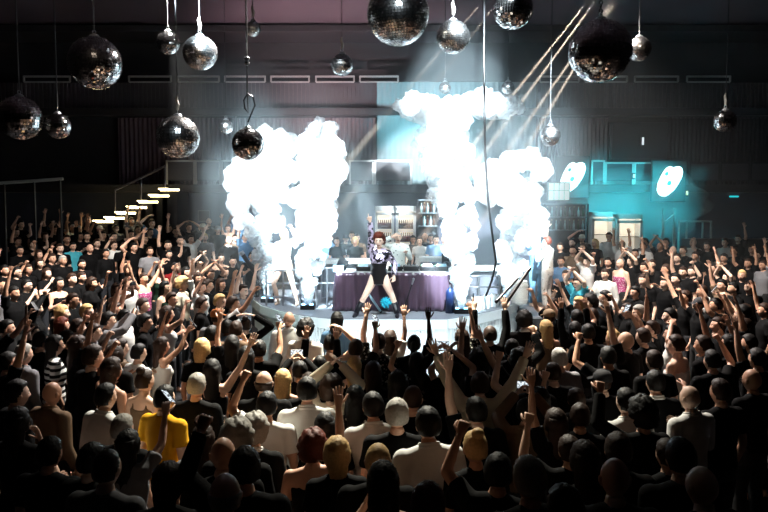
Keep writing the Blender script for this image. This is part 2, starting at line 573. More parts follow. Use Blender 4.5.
# ------------------------------------------------------------------ who stands where in the photograph
# head x, head y, hair (style+colour), top (style+colour), arms (image-left, image-right), flags ; a label where one is needed
CROWD = '''
21 225 sk Tk dd
16 233 sn Tk fb
18 242 sn Tk dd
33 245 sk Tk db
45 237 on Tk dd
55 232 sn Tk dd
52 226 sk Tk dd
73 229 sg Tw uu |person with pale hair, both arms straight up beside the lit stairs at the far left
79 230 sg Tk dd
80 237 sk Tk dd
67 240 sn Lk dd
88 221 sg Lk dd |grey-haired person in black just below the lowest lit stair
100 230 hw Tk bd |person in white cap, one bent arm up, right below the lit stairs
103 236 sk Tk dd
114 237 sk Tk dd
116 229 sk Tg dd
97 244 sn Tk dd
90 249 bn Lk dd |bald older man in black beneath the lit stairs, third row down
60 249 sn Tk fd
73 247 sk Tt dd |dark-haired person with pale teal collar in the far left crowd
20 251 sk Tk dd
39 255 ln Tk dd
52 259 sn Tk dd
63 261 sg Tk dd |bearded man with silver hair and black tee, far left crowd
82 265 sk Tk dd *g |man in glasses and black tee beside the silver-haired man
106 254 sk Lk dd |dark-haired man in black, face lit, below the lit stairs
114 246 sn Tw bd |person raising a bare bent arm with fist under the stair foot
28 270 ln Tk dd
17 273 sk Tk dd *g
47 274 ln Tk md
40 264 ln Tk dd
27 286 sk Tk md *g |person in glasses with a hand at the mouth, left edge crowd
59 284 lk Vk fd |woman in black wide-neck top with forearm across, left crowd
72 280 sn Tk dd
82 278 sn Tk dd
92 284 on Tk db
117 290 on Vk pp |person with both bare bent arms up holding a phone, left crowd
126 266 sn Tk dd
14 294 sk Tk ud |person at the far left edge, one arm up, fourth row
5 271 sk Tk ud
3 288 bg Tg dd |bald person cut off by the left picture edge in grey
87 237 sk Tk dd
124 247 sk Tk db
135 221 sn Tk dd
132 228 sn Tg dd
138 231 sn Tg dd
152 224 sn Tb od |person in pale blue tee, arm bent over the head, beside the stair top
131 235 sk Tk dd
150 233 sn Tk dd
176 232 sn Tk ud |person pointing one hand up below the railing, left of the smoke
189 228 sn Tk hh |person with both arms over the head below the lower balcony railing, left
203 228 hw Tk dd |person in pale peaked cap near the smoke on the left
209 228 bg Tk dd
218 231 hg Tk dd |person in grey cap close to the left smoke plume
228 229 ln Vw ui |person with one straight bare arm held high beside the left smoke plume
238 226 sn Tb bd |person in pale blue lit by the left smoke plume, fist up
247 236 ln Tb vd
169 229 sk Tk dd
168 246 sk Tk ud
180 241 sk Tk dd
191 241 sn Tw vv |person in white tee with both arms straight up, left crowd under railing
205 238 sy Tg dd |blond person in grey tee near the left smoke plume
229 241 bn Jk dd |bald man in dark jacket over white shirt next to the left smoke plume
235 240 sn Tn dd
245 238 sn Tb ud
150 252 sn Tg dd
134 248 sk Tk ou
145 240 sn Tk od
128 271 ln Tk ud
144 279 sn Vp vv |woman in printed pink top, both bare arms straight up, left crowd
160 271 lk Ve bd |woman in dark green tank top, bare arm bent over her head, left crowd
169 255 sk Tk de
175 268 sk Tr dd |dark-haired person in black and red, face in profile, left crowd
186 273 lk Tk dd
198 264 ok Vw cc |dark-haired woman in white tank top clapping overhead, left crowd
221 259 lk Vk dd
233 262 uk Tk dd |woman with dark hair pinned up, bright face, left of the smoke
225 273 sn Lk dd
243 284 sn Tg uu |person with both arms raised right beside the dark tube at stage left
252 257 sk Tk dd
183 285 ay Tc dd |person with a big pale curly hairdo in cream top, left crowd
176 281 sn Tk dd
198 279 on Tw ud
211 275 sn Tk cc
221 285 ln Tk dd
128 284 sn Tw dd
165 288 lk Ve dd
73 301 sn Tk dd |short-haired man in black tee, face to the camera, middle of left crowd
36 309 lk Lk dd
87 313 sy Tk dd |person with short pale blond hair among dark heads, left crowd
94 333 sn Tg ud |person in grey tee reaching one arm straight up, left middle crowd
62 313 ly Tk dd |woman with long blond hair left of the man in black tee
62 326 lr Tk fd |woman with long auburn hair, left middle crowd
32 334 sn Tk dd
7 329 sk Tk dq |person holding up a small phone at the left edge
8 364 sk Tk du
24 355 sg Cg dd |grey-haired man in pale grey shirt, left front crowd
41 342 sk Tk dd
55 346 lk Ts dd |person in black and white striped top, left front crowd
67 340 sn Tk md
78 347 ln Tk dd
93 356 sn Tk fd
106 351 ln Lg ff
108 321 sk Lg pp |person holding a phone up with both hands, left middle crowd
125 318 sk Tw dd |dark-haired man in white tee, profile towards the stage, left middle crowd
115 357 ln Tk bd
78 328 sn Tk fd
115 311 sn Tk dd
143 306 sn Lk df
172 300 sn Tk dd
145 323 sk Lk dd
167 314 ln Vw fb
162 347 ln Vw uq |long-haired woman in white tank, bare arm stretched up with a phone, left middle
202 350 oy Tk dd |woman with pale blond hair seen from behind, left of the stage wall
227 329 sk Cb dd D |dark-skinned man with black hair in blue shirt, left of the stage wall
217 318 ho Tg dd |person in orange brown cap left of the stage wall
220 302 sy Tk du
233 303 sn Tw dq |person in white with bent arm lifting a phone at stage left
236 331 sn Tn dm
202 305 sn Tk dd
139 354 sk Tw fd |dark-haired man in white tee seen from behind, left front crowd
121 349 sn Tn dd
212 336 sk Lk dd
246 326 un Lk hh |woman with hair bun and black sleeves, arms on her head, by the stage wall
201 288 on Tw bd
208 286 sn Tk dd
289 320 bn Cw dd |bald man in pale shirt standing alone in the pit against the white stage wall
306 331 ak Tw dd |person with black curly hair in white top in front of the white stage wall
259 351 sk Tk dq |short-haired man in black tee holding a phone up, below the white stage wall
246 358 lk Tk dd
320 366 sk Lk uu |person in black sleeves with both hands spread up before the stage wall
331 345 sk Vk fo |dark-haired person, bare arm bent over the head, before the stage wall
283 381 ly Vn dd |woman with long blond hair down her back, centre left of crowd
337 321 lk Lb dd |woman with long dark hair standing in the pit against the ribbed stage wall
354 367 ly Vk fd |woman with long blond hair and dark headband, centre of crowd
300 372 sk Lk pp |person in black holding a lit phone with both hands before stage wall
309 385 sn Tk dd
232 346 lk Tk ud
379 344 sn Td ud |brown-haired person in patterned tee, arm raised towards the stage, centre
390 340 ln Tw du |long-haired person reaching one arm up to the stage, below the dancer
414 345 pk Tk du D |dark-skinned person with one black-gloved arm up against the ribbed wall
373 373 on Tk dd
417 364 lk Td bd |person in black with green wristband, arm bent, centre below the table
443 366 sk Lk pp |person in black holding a phone sideways above the head, centre
462 339 ln Td du |woman with long wavy brown hair and patterned top before the ribbed wall
356 350 sn Tk dq |person raising a phone upright in front of the ribbed stage wall
398 385 lk Tk dd
455 376 lk Tk dd
480 363 ak Tk ud
490 336 sn Lk uu |person in black sleeves lifting two dark tubes at stage right
524 322 ak Jk dd |curly black-haired man in black jacket, taller than his neighbours at stage right
553 307 sn Tk bb |person in black tee clapping both hands overhead at stage right
546 329 ly Vn dd |woman with long light brown hair behind the jacket man, stage right
549 318 hn Tk dd
520 364 ak Tk dd
512 350 sk Lk db
559 360 sw Tg dd |person with white streaked headscarf in front right crowd
575 331 lk Lk uu |person in patterned black sleeves, both arms up, right middle crowd
577 319 sk Tk dd
588 334 sk Tk fd
613 340 sy Tk dd |blond person in black tee, right middle crowd
626 342 bn Tk dd
608 358 sk Tk bd |dark-haired man in black, hand raised beside his face, right middle crowd
553 374 cn Tk fd
602 383 hk Lk dd |person in flat cap facing the camera, right front crowd
592 317 sn Tk dd
627 311 sn Tk dd
639 314 sg Tk dd
579 305 oy Tk dd
572 243 sk Tk dd
573 251 sn Tn dd
582 239 hw Tk od |person in white hat left of the two white fridges
583 248 on Tk dd
595 244 ly Tk dd |person with long pale hair left of the white fridges
609 237 sn Tw dd
622 246 hn Tw uu |person in tan cap, both white sleeves up, in front of the fridges
631 262 sn Tk dd
643 247 sn Tw fd
620 264 bn Vp dd |bald man in pink tank top, head thrown up, right crowd
587 262 sk Tw cc |dark-haired person in white clapping overhead at stage right
605 275 sn Lw fd |person in white sleeves, face in profile, right crowd near stage
578 284 sn Tt cc |person in light blue tee, both arms raised, at stage right
605 298 sk Tk dd
590 304 ak Tk dd
635 293 sk Tk fd
644 268 sn Tk dd
608 263 sk Tk dd
635 254 sk Tk dd
560 250 sn Tk dd
561 262 sn Tb dd
566 276 sn Tk fd
645 243 sn Tg dd
660 247 bn Tk dd
666 243 sn Tk dd
673 251 bn Tk dd |bald man in black in the row below the teal heart sign
683 251 sn Tk dd
677 259 sn Tk fd
693 243 bn Tw dd |bald man in white shirt under the metal frame, far right crowd
707 247 sk Tk dd
713 269 sk Tk du
695 257 sn Tk dd
725 243 sn Cw dd |person in pale shirt at the back of the far right crowd
734 252 sn Tk dd
724 259 sk Tk dd
752 250 sn Tk dd
748 264 sn Tk dd
652 265 sn Tk md
666 270 sn Tk ff
683 273 sn Tk ud
676 280 sk Tk dd
665 284 sn Tk bd
692 272 sn Tk db
722 286 sk Tn ud |person stretching a bare forearm across, hand up, far right crowd
727 278 sn Tk dd
742 276 sy Tk dd |blond person in black, far right crowd
733 289 sk Tk fm
745 313 sn Tk dq |person lifting a bright phone screen at the far right
702 292 sn Tw bd |person in white with a raised fist, far right crowd
699 305 hk Tk db
685 298 sn Tk dd
716 306 sk Tk bd
749 288 sn Tk dd
763 266 sn Tg dd
643 281 sn Tk dd
757 256 sn Tk du
738 240 sn Tk du
670 317 sk Tk dd |bearded dark-haired man in black looking to the stage, right crowd
672 335 sk Tw hh |person with both hands clasped over the head, right crowd
676 346 sn Vw dd |woman in white tank top below the person with clasped hands
718 326 sn Lk dd |person in black, bright face tipped up, far right crowd
703 346 sn Tk dd
712 362 sk Tk fb
749 344 sk Tk vd |person with open hand and spread fingers raised, right edge crowd
745 328 sn Tk dd
757 360 sk Tk ud
752 381 bn Tk dd *g |bald bearded man in glasses at the right edge, head lit
743 314 sk Tk dd
764 311 sn Tk dd
643 338 sn Tk dq
652 330 sn Tk bd
654 362 sn Tk dd
626 403 sk Cw dd |dark-haired man in white collared shirt, profile, right front crowd
655 384 sk Jk dd |black-haired man in black jacket, profile to the stage, right front
690 399 bn Cw df |bald man in pale shirt, profile to the stage, right front
642 417 ak Lk bd
580 418 sn Tk dd
576 401 sn Tk bd
556 425 ln Tk ud |person with a bare arm bent and open hand, right of centre front
720 393 sn Tk dd
729 345 lk Tk dd
52 394 bn Cn dd |bald man in brown shirt in profile, left front
106 398 sk Cw dd |black-haired man in pale shirt seen from behind, left front
112 371 ln Vk bd |long brown-haired woman, bent bare arm with fist, left front
18 424 lk Tk dm
17 395 sk Tk dd
145 382 un Vn dd |woman with dark bun and bare shoulders before the yellow-shirted man
165 400 sk Ty dd |black-haired man in yellow tee, left front
197 387 sg Lk dk *g |grey-haired person in black holding a drink can, left of centre front
212 372 lk Vk dv |dark-haired woman with bare shoulders, one bare arm up, left of centre
123 430 sg Tk dd |light-haired person in black left of the yellow-shirted man
128 447 lk Tg dq |dark-haired woman in grey tee holding a lit phone, bottom left
203 441 ln Tg dd |woman with light brown hair and grey top right of the yellow tee
223 456 bn Lk dd |bald man in black below the woman in grey, bottom left
225 488 bg Lk dd |bald grey-haired man at the very bottom, left of centre
168 485 on Lk dd
237 442 ag Tk dd |person with fluffy grey hair between the bald man and curly-haired man
264 384 fn Tk dd |man with thinning dark hair in black, left of the long blond hair
267 407 sk Tw bd |black-haired man in white tee, wristband fist up, centre left front
255 433 ag Jk dd |man with grey curly hair and dark jacket, centre left front
307 392 sk Cw dd |black-haired man in white shirt seen from behind, left of centre
325 428 lk Tk dd |woman with long black hair left of the watch-wearing raised arm
332 392 an Lc cc |person in cream sleeves clapping overhead, centre
313 450 ar Vk du |auburn curly-haired woman in black, bare right arm stretched up, centre front
337 456 oy Tk dd |blond person squeezed between raised arm and white shirt, centre front
245 470 sk Lk bd |person in black raising a braceleted fist, bottom left of centre
373 408 sk Cw dd |dark-capped haired man in white shirt, centre, second white back
397 416 sg Tk dd |grey-haired person in black between two white shirts, centre
413 400 cn Tk dd |close-cropped person in black behind the grey-haired person, centre
428 426 sk Cw dd |broad man in white shirt filling the bottom centre, seen from behind
398 386 lk Tk dd
373 375 ln Tk dd
355 400 lk Td df
378 463 cy Tk dd |person with close-cropped fair hair at the bottom, left of the broad white shirt
383 485 lk Vk md |dark-haired woman with bracelet at the very bottom centre
428 508 sr Tk fd |red-haired head at the bottom edge under the broad white shirt
480 386 sn Cc vv |person in cream shirt with both arms thrown wide, right of centre
476 413 sk Tk ud |black-haired man in black tee, braceleted hand up, right of centre front
526 413 sk Cn pp |person in tan shirt holding a lit phone sideways, right of centre front
540 401 lk Tk dd |person with smooth dark hair right of the lit sideways phone
531 381 sn Tk bd
475 449 uy Tk dd |fair-haired woman with a top bun, right of the broad white shirt
529 480 sg Lk dd |light-haired person at the bottom, right of centre
498 474 sk Tk bd |person raising a watch arm at the bottom, right of centre
585 461 ln Tk dd
615 480 bn Tk dd
618 452 sn Lk dd
569 452 sn Tk bd
565 500 sn Tk dd
667 456 sn Tk fd
702 488 bn Tk dd
680 460 sk Tk dd
92 462 sk Lk dd
50 455 sk Tk fd
107 470 cn Tg dd
346 241 hk Tk dd S |person in black cap and tee with white print behind the table
337 246 on Tk dd S
352 236 sn Tk dd S
357 241 sn Tn dd S
355 250 oy Tk dd S
413 240 lk Tk dd S
425 237 bn Tn dd S
420 249 on Tw dd S
431 243 sn Tk dd S
436 250 sn Tb dd S
444 245 sn Tb dd S
330 240 sn Tb dd S
'''
# ------------------------------------------------------------------ dressing and placing the crowd
HAIRC = {'k': ('black', '0b0908'), 'n': ('brown', '2a190f'), 'y': ('blond', 'c9a873'), 'g': ('grey', '9a968e'),
         'r': ('auburn', '5a2414'), 'w': ('white', 'dcd8d0'), 'o': ('orange', 'a8602c')}
TOPC = {'k': ('black', '050506'), 'w': ('white', 'd6d6d2'), 'g': ('grey', '77777a'), 'b': ('blue', '5a7c9c'), 't': ('teal', '3f96a6'),
        'y': ('yellow', 'd9a01c'), 'p': ('pink', 'b0567a'), 's': ('striped', 'c8c8c4'), 'n': ('brown', '6e5a48'), 'c': ('cream', 'd8cfb8'),
        'd': ('patterned', '55504a'), 'e': ('dark green', '14261c'), 'r': ('red', '5a0f10')}
SKIN = ['d6b098', 'c69a80', 'e0bca6', 'b88c72', 'd0a48c']

def skin_mat(i): return M('skin_%d' % i, SKIN[i] if i < 5 else '4a2c1e', .48, var=.06, scale=30, spec=.4)
def hair_mat(c): return M('hair_' + HAIRC[c][0], HAIRC[c][1], .58, var=.35, scale=60, bump=.4, spec=.28)
def top_mat(c):
    n, col = TOPC[c]
    key = 'cloth_' + n.replace(' ', '_')
    if key in _M: return _M[key]
    m = M(key, col, .85, var=.10, scale=14, bump=.35, spec=.12)
    if c in 'sdp':
        nt = m.node_tree; b = nt.nodes['Principled BSDF']
        tc = nt.nodes.new('ShaderNodeTexCoord')
        cr = nt.nodes.new('ShaderNodeValToRGB'); cr.color_ramp.interpolation = 'CONSTANT'
        if c == 's':
            w = nt.nodes.new('ShaderNodeTexWave'); w.bands_direction = 'Z'; w.inputs['Scale'].default_value = 4.2
            nt.links.new(tc.outputs['Object'], w.inputs['Vector']); src = w.outputs['Color']
            cols = ('0a0a0b', 'd2d2ce')
        else:
            w = nt.nodes.new('ShaderNodeTexVoronoi'); w.inputs['Scale'].default_value = 26 if c == 'd' else 30
            nt.links.new(tc.outputs['Object'], w.inputs['Vector']); src = w.outputs['Distance']
            cols = ('a09a90', '14120f') if c == 'd' else ('d8c0c8', 'a04470')
        cr.color_ramp.elements[0].color = srgb(cols[0]); cr.color_ramp.elements[1].color = srgb(cols[1])
        cr.color_ramp.elements[1].position = .5 if c == 's' else .33
        nt.links.new(src, cr.inputs[0]); nt.links.new(cr.outputs[0], b.inputs['Base Color'])
    return m

def s_of(y):
    T = ((200, 35), (221, 36), (240, 38.5), (257, 42), (280, 50), (300, 58), (325, 67), (425, 122), (512, 168))
    for (y0, s0), (y1, s1) in zip(T, T[1:]):
        if y <= y1: return lerp(s0, s1, max(0, (y - y0)) / (y1 - y0))
    return T[-1][1]

STAGE_Z = 1.25
TIERS = ((11.3, .0), (12.6, .16), (14.0, .32), (15.2, .46), (16.4, .60), (17.3, .78), (18.0, .95), (18.7, 1.12), (19.3, 1.34), (99, 1.55))
def floor_at(x, y):
    if abs(x) < 2.9 and y > 17.0: return 1.15
    if abs(x) < 2.9 + (.0 if x < 0 else .1): return 0.0
    for lim, z in TIERS:
        if y < lim: return z

POSE = {'d': '', 'f': 'forearm raised', 'u': 'one arm up', 'b': 'bent arm up', 'v': 'open hand up', 'c': 'arm up', 'p': 'arm up', 'q': 'phone held up',
        'h': 'hand on head', 'o': 'arm over head', 'm': 'hand at mouth', 'k': 'holding a can', 'i': 'pointing up', 'e': 'peace sign up', 's': 'arm out'}
def pose_words(a, b):
    if a == 'd' and b == 'd': return 'arms down'
    if a == 'd' or b == 'd': return POSE[b if a == 'd' else a]
    if a in 'ucvpi' and b in 'ucvpi': return 'both arms up'
    if a == 'h' and b == 'h': return 'hands on head'
    return POSE[a] if a == b and a != 'f' else ('forearms raised' if a == b else POSE[a if a not in 'df' else b])

HAIRW = {'s': 'short {} hair', 'c': 'cropped {} hair', 'l': 'long {} hair', 'u': '{} hair bun', 'a': 'curly {} hair', 'p': '{} ponytail', 'o': 'bobbed {} hair', 'f': 'thinning {} hair', 'h': '{} cap'}
TOPW = {'T': 'tee', 'L': 'sleeves', 'V': 'tank', 'C': 'shirt', 'J': 'jacket', 'R': 'shirt'}
def zone(x, y, fl):
    if 'S' in fl: return 'behind the DJ table'
    if y < 262:
        if x < 130: return 'below the lit stairs'
        if x < 300: return 'between stairs and smoke'
        if x < 655: return 'near the white fridges'
        return 'under right heart sign' if x < 715 else 'far right back rows'
    col = 'far left' if x < 130 else 'stage left' if x < 262 else 'before stage' if x < 530 else 'stage right' if x < 650 else 'far right'
    row = 'upper rows' if y < 300 else 'middle rows' if y < 345 else 'lower rows' if y < 400 else 'bottom rows'
    return row + ' ' + col
ORD = 'first second third fourth fifth sixth seventh eighth ninth tenth eleventh twelfth thirteenth fourteenth fifteenth'.split()

def parse_crowd():
    P = []
    for ln in CROWD.strip().splitlines():
        body, _, label = ln.partition('|')
        t = body.split()
        fl = ' '.join(t[5:])
        x, y = float(t[0]), float(t[1])
        p = dict(px=x, py=y, hs=t[2][0], hc=t[2][1], ts=t[3][0], tc=t[3][1], a=t[4], fl=fl, label=label.strip())
        if not p['label'] and p['a'] == 'dd' and y < 400 and not fl:
            r = random.random()
            if r < .45: p['a'] = random.choice(['ud', 'du', 'bd', 'db', 'df', 'fd', 'cc', 'vd', 'uu', 'fb', 'ei'])
        if not p['label'] and p['a'] == 'dd' and 320 < y < 392 and 225 < x < 540 and random.random() < .6: p['a'] = random.choice(['ud', 'du', 'vd', 'dv', 'uu', 'db', 'cc', 'dq'])
        p['sex'] = 'f' if p['hs'] in 'lupo' else 'm'
        s = s_of(y)
        d = F_PX / s
        if 'S' in fl: d = 17.6 + (246 - y) * .06 + random.uniform(-.2, .2)
        p['d'] = d
        P.append(p)
    # keep neighbours from standing inside each other: slide them along their own line of sight
    for _ in range(120):
        pts = [at(p['px'], p['py'], p['d']) for p in P]
        for i in range(len(P)):
            for j in range(i + 1, len(P)):
                dx, dy = pts[i].x - pts[j].x, pts[i].y - pts[j].y
                if abs(dx) > .46 or abs(dy) > .46: continue
                r = math.hypot(dx, dy)
                if r < .45:
                    k = (.45 - r) * .35
                    a, b = (P[i], P[j]) if P[i]['d'] > P[j]['d'] else (P[j], P[i])
                    a['d'] += k; b['d'] -= k
    print('max slide', max(abs(p['d'] - F_PX / s_of(p['py'])) for p in P if 'S' not in p['fl']))
    return P

def person_z(p):
    """where the head is fixes the size of a person standing on the floor there"""
    h = at(p['px'], p['py'], p['d'])
    fz = floor_at(h.x, h.y)
    k = (h.z - fz) / 1.60
    return h, fz, max(.90, min(1.10, k)) if p['sex'] == 'm' else max(.87, min(1.06, k))

PEOPLE = parse_crowd()
for i, p in enumerate(PEOPLE):
    h, fz, k = person_z(p)
    p['h'], p['fz'], p['k'] = h, fz, k
    if 'S' in p['fl']: d = V((-h.x * .3, -h.y + 9))
    elif h.y < 11.2 and abs(p['px'] - 395) < 200: d = V((lerp(h.x, 0, .35) - h.x, 15 - h.y))
    else: d = V((0 - h.x, 12.4 - h.y)) + V((0, random.uniform(-2.2, .5)))
    if h.y < 9.5 and abs(p['px'] - 395) >= 200: d = V((.4 - h.x, 14 - h.y))
    yaw = math.atan2(-d.x, d.y) + random.uniform(-.28, .28)
    p['yaw'] = yaw
    a = p['a']
    away = math.cos(yaw) > -.05                 # looks away from the camera: image left is the person's left
    p['la'], p['ra'] = (a[0], a[1]) if away else (a[1], a[0])

# ---- labels: look, pose and place, made single
keys = {}
for p in PEOPLE:
    if p['label']:
        p['text'] = p['label']; continue
    hw = 'bald' if p['hs'] == 'b' else HAIRW[p['hs']].format(HAIRC[p['hc']][0])
    who = ('bald head, ' if p['hs'] == 'b' else hw + ', ') + TOPC[p['tc']][0] + ' ' + TOPW[p['ts']] + ', ' + pose_words(*p['a']) + ', '
    p['text'] = who + zone(p['px'], p['py'], p['fl'])
    keys.setdefault(p['text'], []).append(p)
for k, ps in keys.items():
    for i, p in enumerate(sorted(ps, key=lambda q: q['px'])):
        p['text'] = (ORD[i] + ' from left: ' if len(ps) > 1 and i else 'leftmost person, ' if len(ps) > 1 else 'person, ') + p['text']

# ---- meshes: one per pose and garment, shared by everyone who needs it
jobs, JO = {}, {}
for p in PEOPLE:
    b = (p['sex'], p['la'], p['ra'])
    if ('b',) + b not in jobs:
        J = JO[b] = joints(*b)
        jobs[('b',) + b] = (body_parts(J), .015, 5)
    st = {'C': 'L', 'J': 'L'}.get(p['ts'], p['ts'])
    if ('t', st) + b not in jobs:
        jobs[('t', st) + b] = (top_parts(JO[b], st), .015, 4)
    if ('l', p['sex']) not in jobs:
        jobs[('l', p['sex'])] = (trouser_parts(JO[b]), .018, 4)
MESH = pending_remesh(jobs)
DARK = M('pupil_brow', '17100c', .5)
LIP = M('lip', '8a4a40', .5)
EYEW = M('eye_white', 'cfc8bc', .3)
for k, me in MESH.items():
    me.name = {'b': 'person_body', 't': 'top', 'l': 'trousers'}[k[0]]
    if k[0] == 'b':
        finish_body(me, JO[k[1:]])
        for m in (skin_mat(0), DARK, LIP, EYEW): me.materials.append(m)
    else:
        me.polygons.foreach_set('use_smooth', [True] * len(me.polygons))
        me.materials.append(M('cloth_black'.replace('black', 'plain'), '0a0a0b'))
HAIRM = {k: hair_mesh(n) for k, n in {'s': 'short', 'c': 'crop', 'l': 'long', 'u': 'bun', 'a': 'curly', 'p': 'pony', 'o': 'bob', 'f': 'fringe'}.items()}
HAIRM['h'] = cap_mesh('cap')
for me in HAIRM.values(): me.materials.append(hair_mat('k'))
mb = MB()
def ell_ring(mb, z, rx, ry, r, y0=0, a0=0.0, a1=2 * PI, n=22, lift=0.0):
    pts = []
    for i in range(n + 1):
        a = lerp(a0, a1, i / n)
        pts.append(V((rx * math.sin(a), y0 + ry * math.cos(a), z - lift * math.cos(a))))
    mb.chain(pts, r, 6)
ell_ring(mb, 1.462, .076, .070, .015, -.006, .25, 2 * PI - .25, lift=.018)
ell_ring(mb, 1.482, .069, .064, .011, -.006, .30, 2 * PI - .30, lift=.02)
COLLAR = mb.mesh('collar', True); COLLAR.materials.append(top_mat('w'))
mb = MB()
for s in (-1, 1):
    mb.torus((s * .031, .100, .006), .021, .0028, Euler((PI / 2, 0, 0)), 14, 5)
    mb.tube((s * .051, .096, .008), (s * .080, .0, .010), .0025, n=5)
mb.tube((-.011, .103, .008), (.011, .103, .008), .0025, n=5)
GLASSES = mb.mesh('glasses', True); GLASSES.materials.append(M('glasses_black', '0c0c0d', .3))

def child(name, me, parent, m, loc=(0, 0, 0)):
    o = bpy.data.objects.new(name, me); COL.objects.link(o)
    o.parent = parent; o.location = loc
    if m is not None:
        o.material_slots[0].link = 'OBJECT'; o.material_slots[0].material = m
    return o

TROUS = ['08090c', '0c1018', '060607', '14151a']
for i, p in enumerate(PEOPLE):
    b = (p['sex'], p['la'], p['ra'])
    o = bpy.data.objects.new('person', MESH[('b',) + b]); COL.objects.link(o)
    o.material_slots[0].link = 'OBJECT'
    o.material_slots[0].material = skin_mat(5 if 'D' in p['fl'].split() else (i * 7 + i // 3) % 5)
    h, fz, k = p['h'], p['fz'], p['k']
    zz = fz if 'S' in p['fl'] or abs(h.z - fz - 1.6 * k) > -1 else fz
    o.scale = (k, k, k)
    fwd = V((-math.sin(p['yaw']), math.cos(p['yaw']), 0)) * .02
    o.location = (h.x - fwd.x, h.y - fwd.y, fz)
    o.rotation_euler = (0, 0, p['yaw'])
    tag(o, p['text'], 'person', 'people in the crowd')
    st = {'C': 'L', 'J': 'L'}.get(p['ts'], p['ts'])
    nm = {'T': 't_shirt', 'L': 'long_sleeved_top', 'V': 'tank_top', 'C': 'shirt', 'J': 'jacket', 'R': 'shirt'}[p['ts']]
    if p['ts'] == 'J' : tm = top_mat('k')
    else: tm = top_mat(p['tc'])
    t = child(nm, MESH[('t', st) + b], o, tm)
    if p['ts'] in 'CJ': child('collar', COLLAR, t, tm if p['ts'] == 'C' else top_mat('w'))
    child('trousers', MESH[('l', p['sex'])], o, M('denim_%d' % (i % 4), TROUS[i % 4], .85))
    if p['hs'] != 'b':
        hm = hair_mat(p['hc'])
        if p['hs'] == 'h':
            hm = M('cap_' + p['hc'], {'w': 'd8d4c8', 'g': '8a8a86', 'o': 'b86a30', 'n': '8a7458', 'k': '16161a'}[p['hc']], .8)
            child('hair', HAIRM['c'], o, hair_mat('n'), JO[b]['head'])
            child('cap', HAIRM['h'], o, hm, JO[b]['head'])
        else:
            child('hair', HAIRM[p['hs']], o, hm, JO[b]['head'])
    elif p['hc'] in 'g':
        child('hair', HAIRM['f'], o, hair_mat('g'), JO[b]['head'])
    if '*g' in p['fl']: child('glasses', GLASSES, o, None, JO[b]['head'])
    if 'white print' in p['label']:
        q = MB().box((0, .136, 1.235), (.19, .012, .15), bev=.004).build('chest_print', M('print_white', 'd8dce0', .7, var=.5, scale=60), t)
    p['obj'], p['J'] = o, JO[b]

# ---- phones, a can: held things stay things of their own
def phone(pos, dirv, up, label, lit=1.0, tint='dfeaf2'):
    """a phone whose screen faces along dirv, its long side along up"""
    dirv = dirv.normalized(); up = (up - dirv * up.dot(dirv)).normalized(); x = up.cross(dirv)
    R = Matrix((x, up, dirv)).transposed()
    mb = MB(); mb.box((0, 0, 0), (.076, .152, .009), bev=.006)
    o = mb.build('phone', M('phone_case', '0b0b0c', .35))
    o.matrix_world = Matrix.Translation(pos) @ R.to_4x4()
    tag(o, label, 'phone', 'phones held over the crowd')
    mb = MB(); mb.box((0, 0, .0052), (.068, .142, .0012))
    m, nt, b = new_mat('phone_screen')
    b.inputs['Base Color'].default_value = (.02, .02, .02, 1); b.inputs['Roughness'].default_value = .2
    tc = nt.nodes.new('ShaderNodeTexCoord'); vo = nt.nodes.new('ShaderNodeTexVoronoi'); vo.inputs['Scale'].default_value = 45
    cr = nt.nodes.new('ShaderNodeValToRGB'); cr.color_ramp.elements[0].color = srgb(tint); cr.color_ramp.elements[1].color = (.01, .012, .015, 1)
    cr.color_ramp.elements[0].position = .35; cr.color_ramp.elements[1].position = .75
    nt.links.new(tc.outputs['Object'], vo.inputs['Vector']); nt.links.new(vo.outputs['Distance'], cr.inputs[0])
    nt.links.new(cr.outputs[0], b.inputs['Emission Color']); b.inputs['Emission Strength'].default_value = lit
    mb.build('screen', m, o)
    mb = MB(); mb.box((-.022, .058, -.006), (.024, .026, .004), bev=.003); mb.build('camera_bump', M('phone_case'), o)
    return o

def wpt(p, v):
    k = p['k']; c, s = math.cos(p['yaw']), math.sin(p['yaw'])
    L = p['obj'].location
    return V((L.x + k * (v.x * c - v.y * s), L.y + k * (v.x * s + v.y * c), L.z + k * v.z))

def phone_label(p, how):
    t = p['text']
    for cut in (' holding', ' raising', ' lifting', ', bare arm', ' in glasses'):
        if cut in t: t = t.split(cut)[0]
    t = t.split(',')
    tail = t[-1].strip() if len(t) > 1 else ''
    w = (t[0] + (' ' + tail if tail and len(t[0].split()) < 8 else '')).split()
    return how + ' held up by the ' + ' '.join(w[:10])

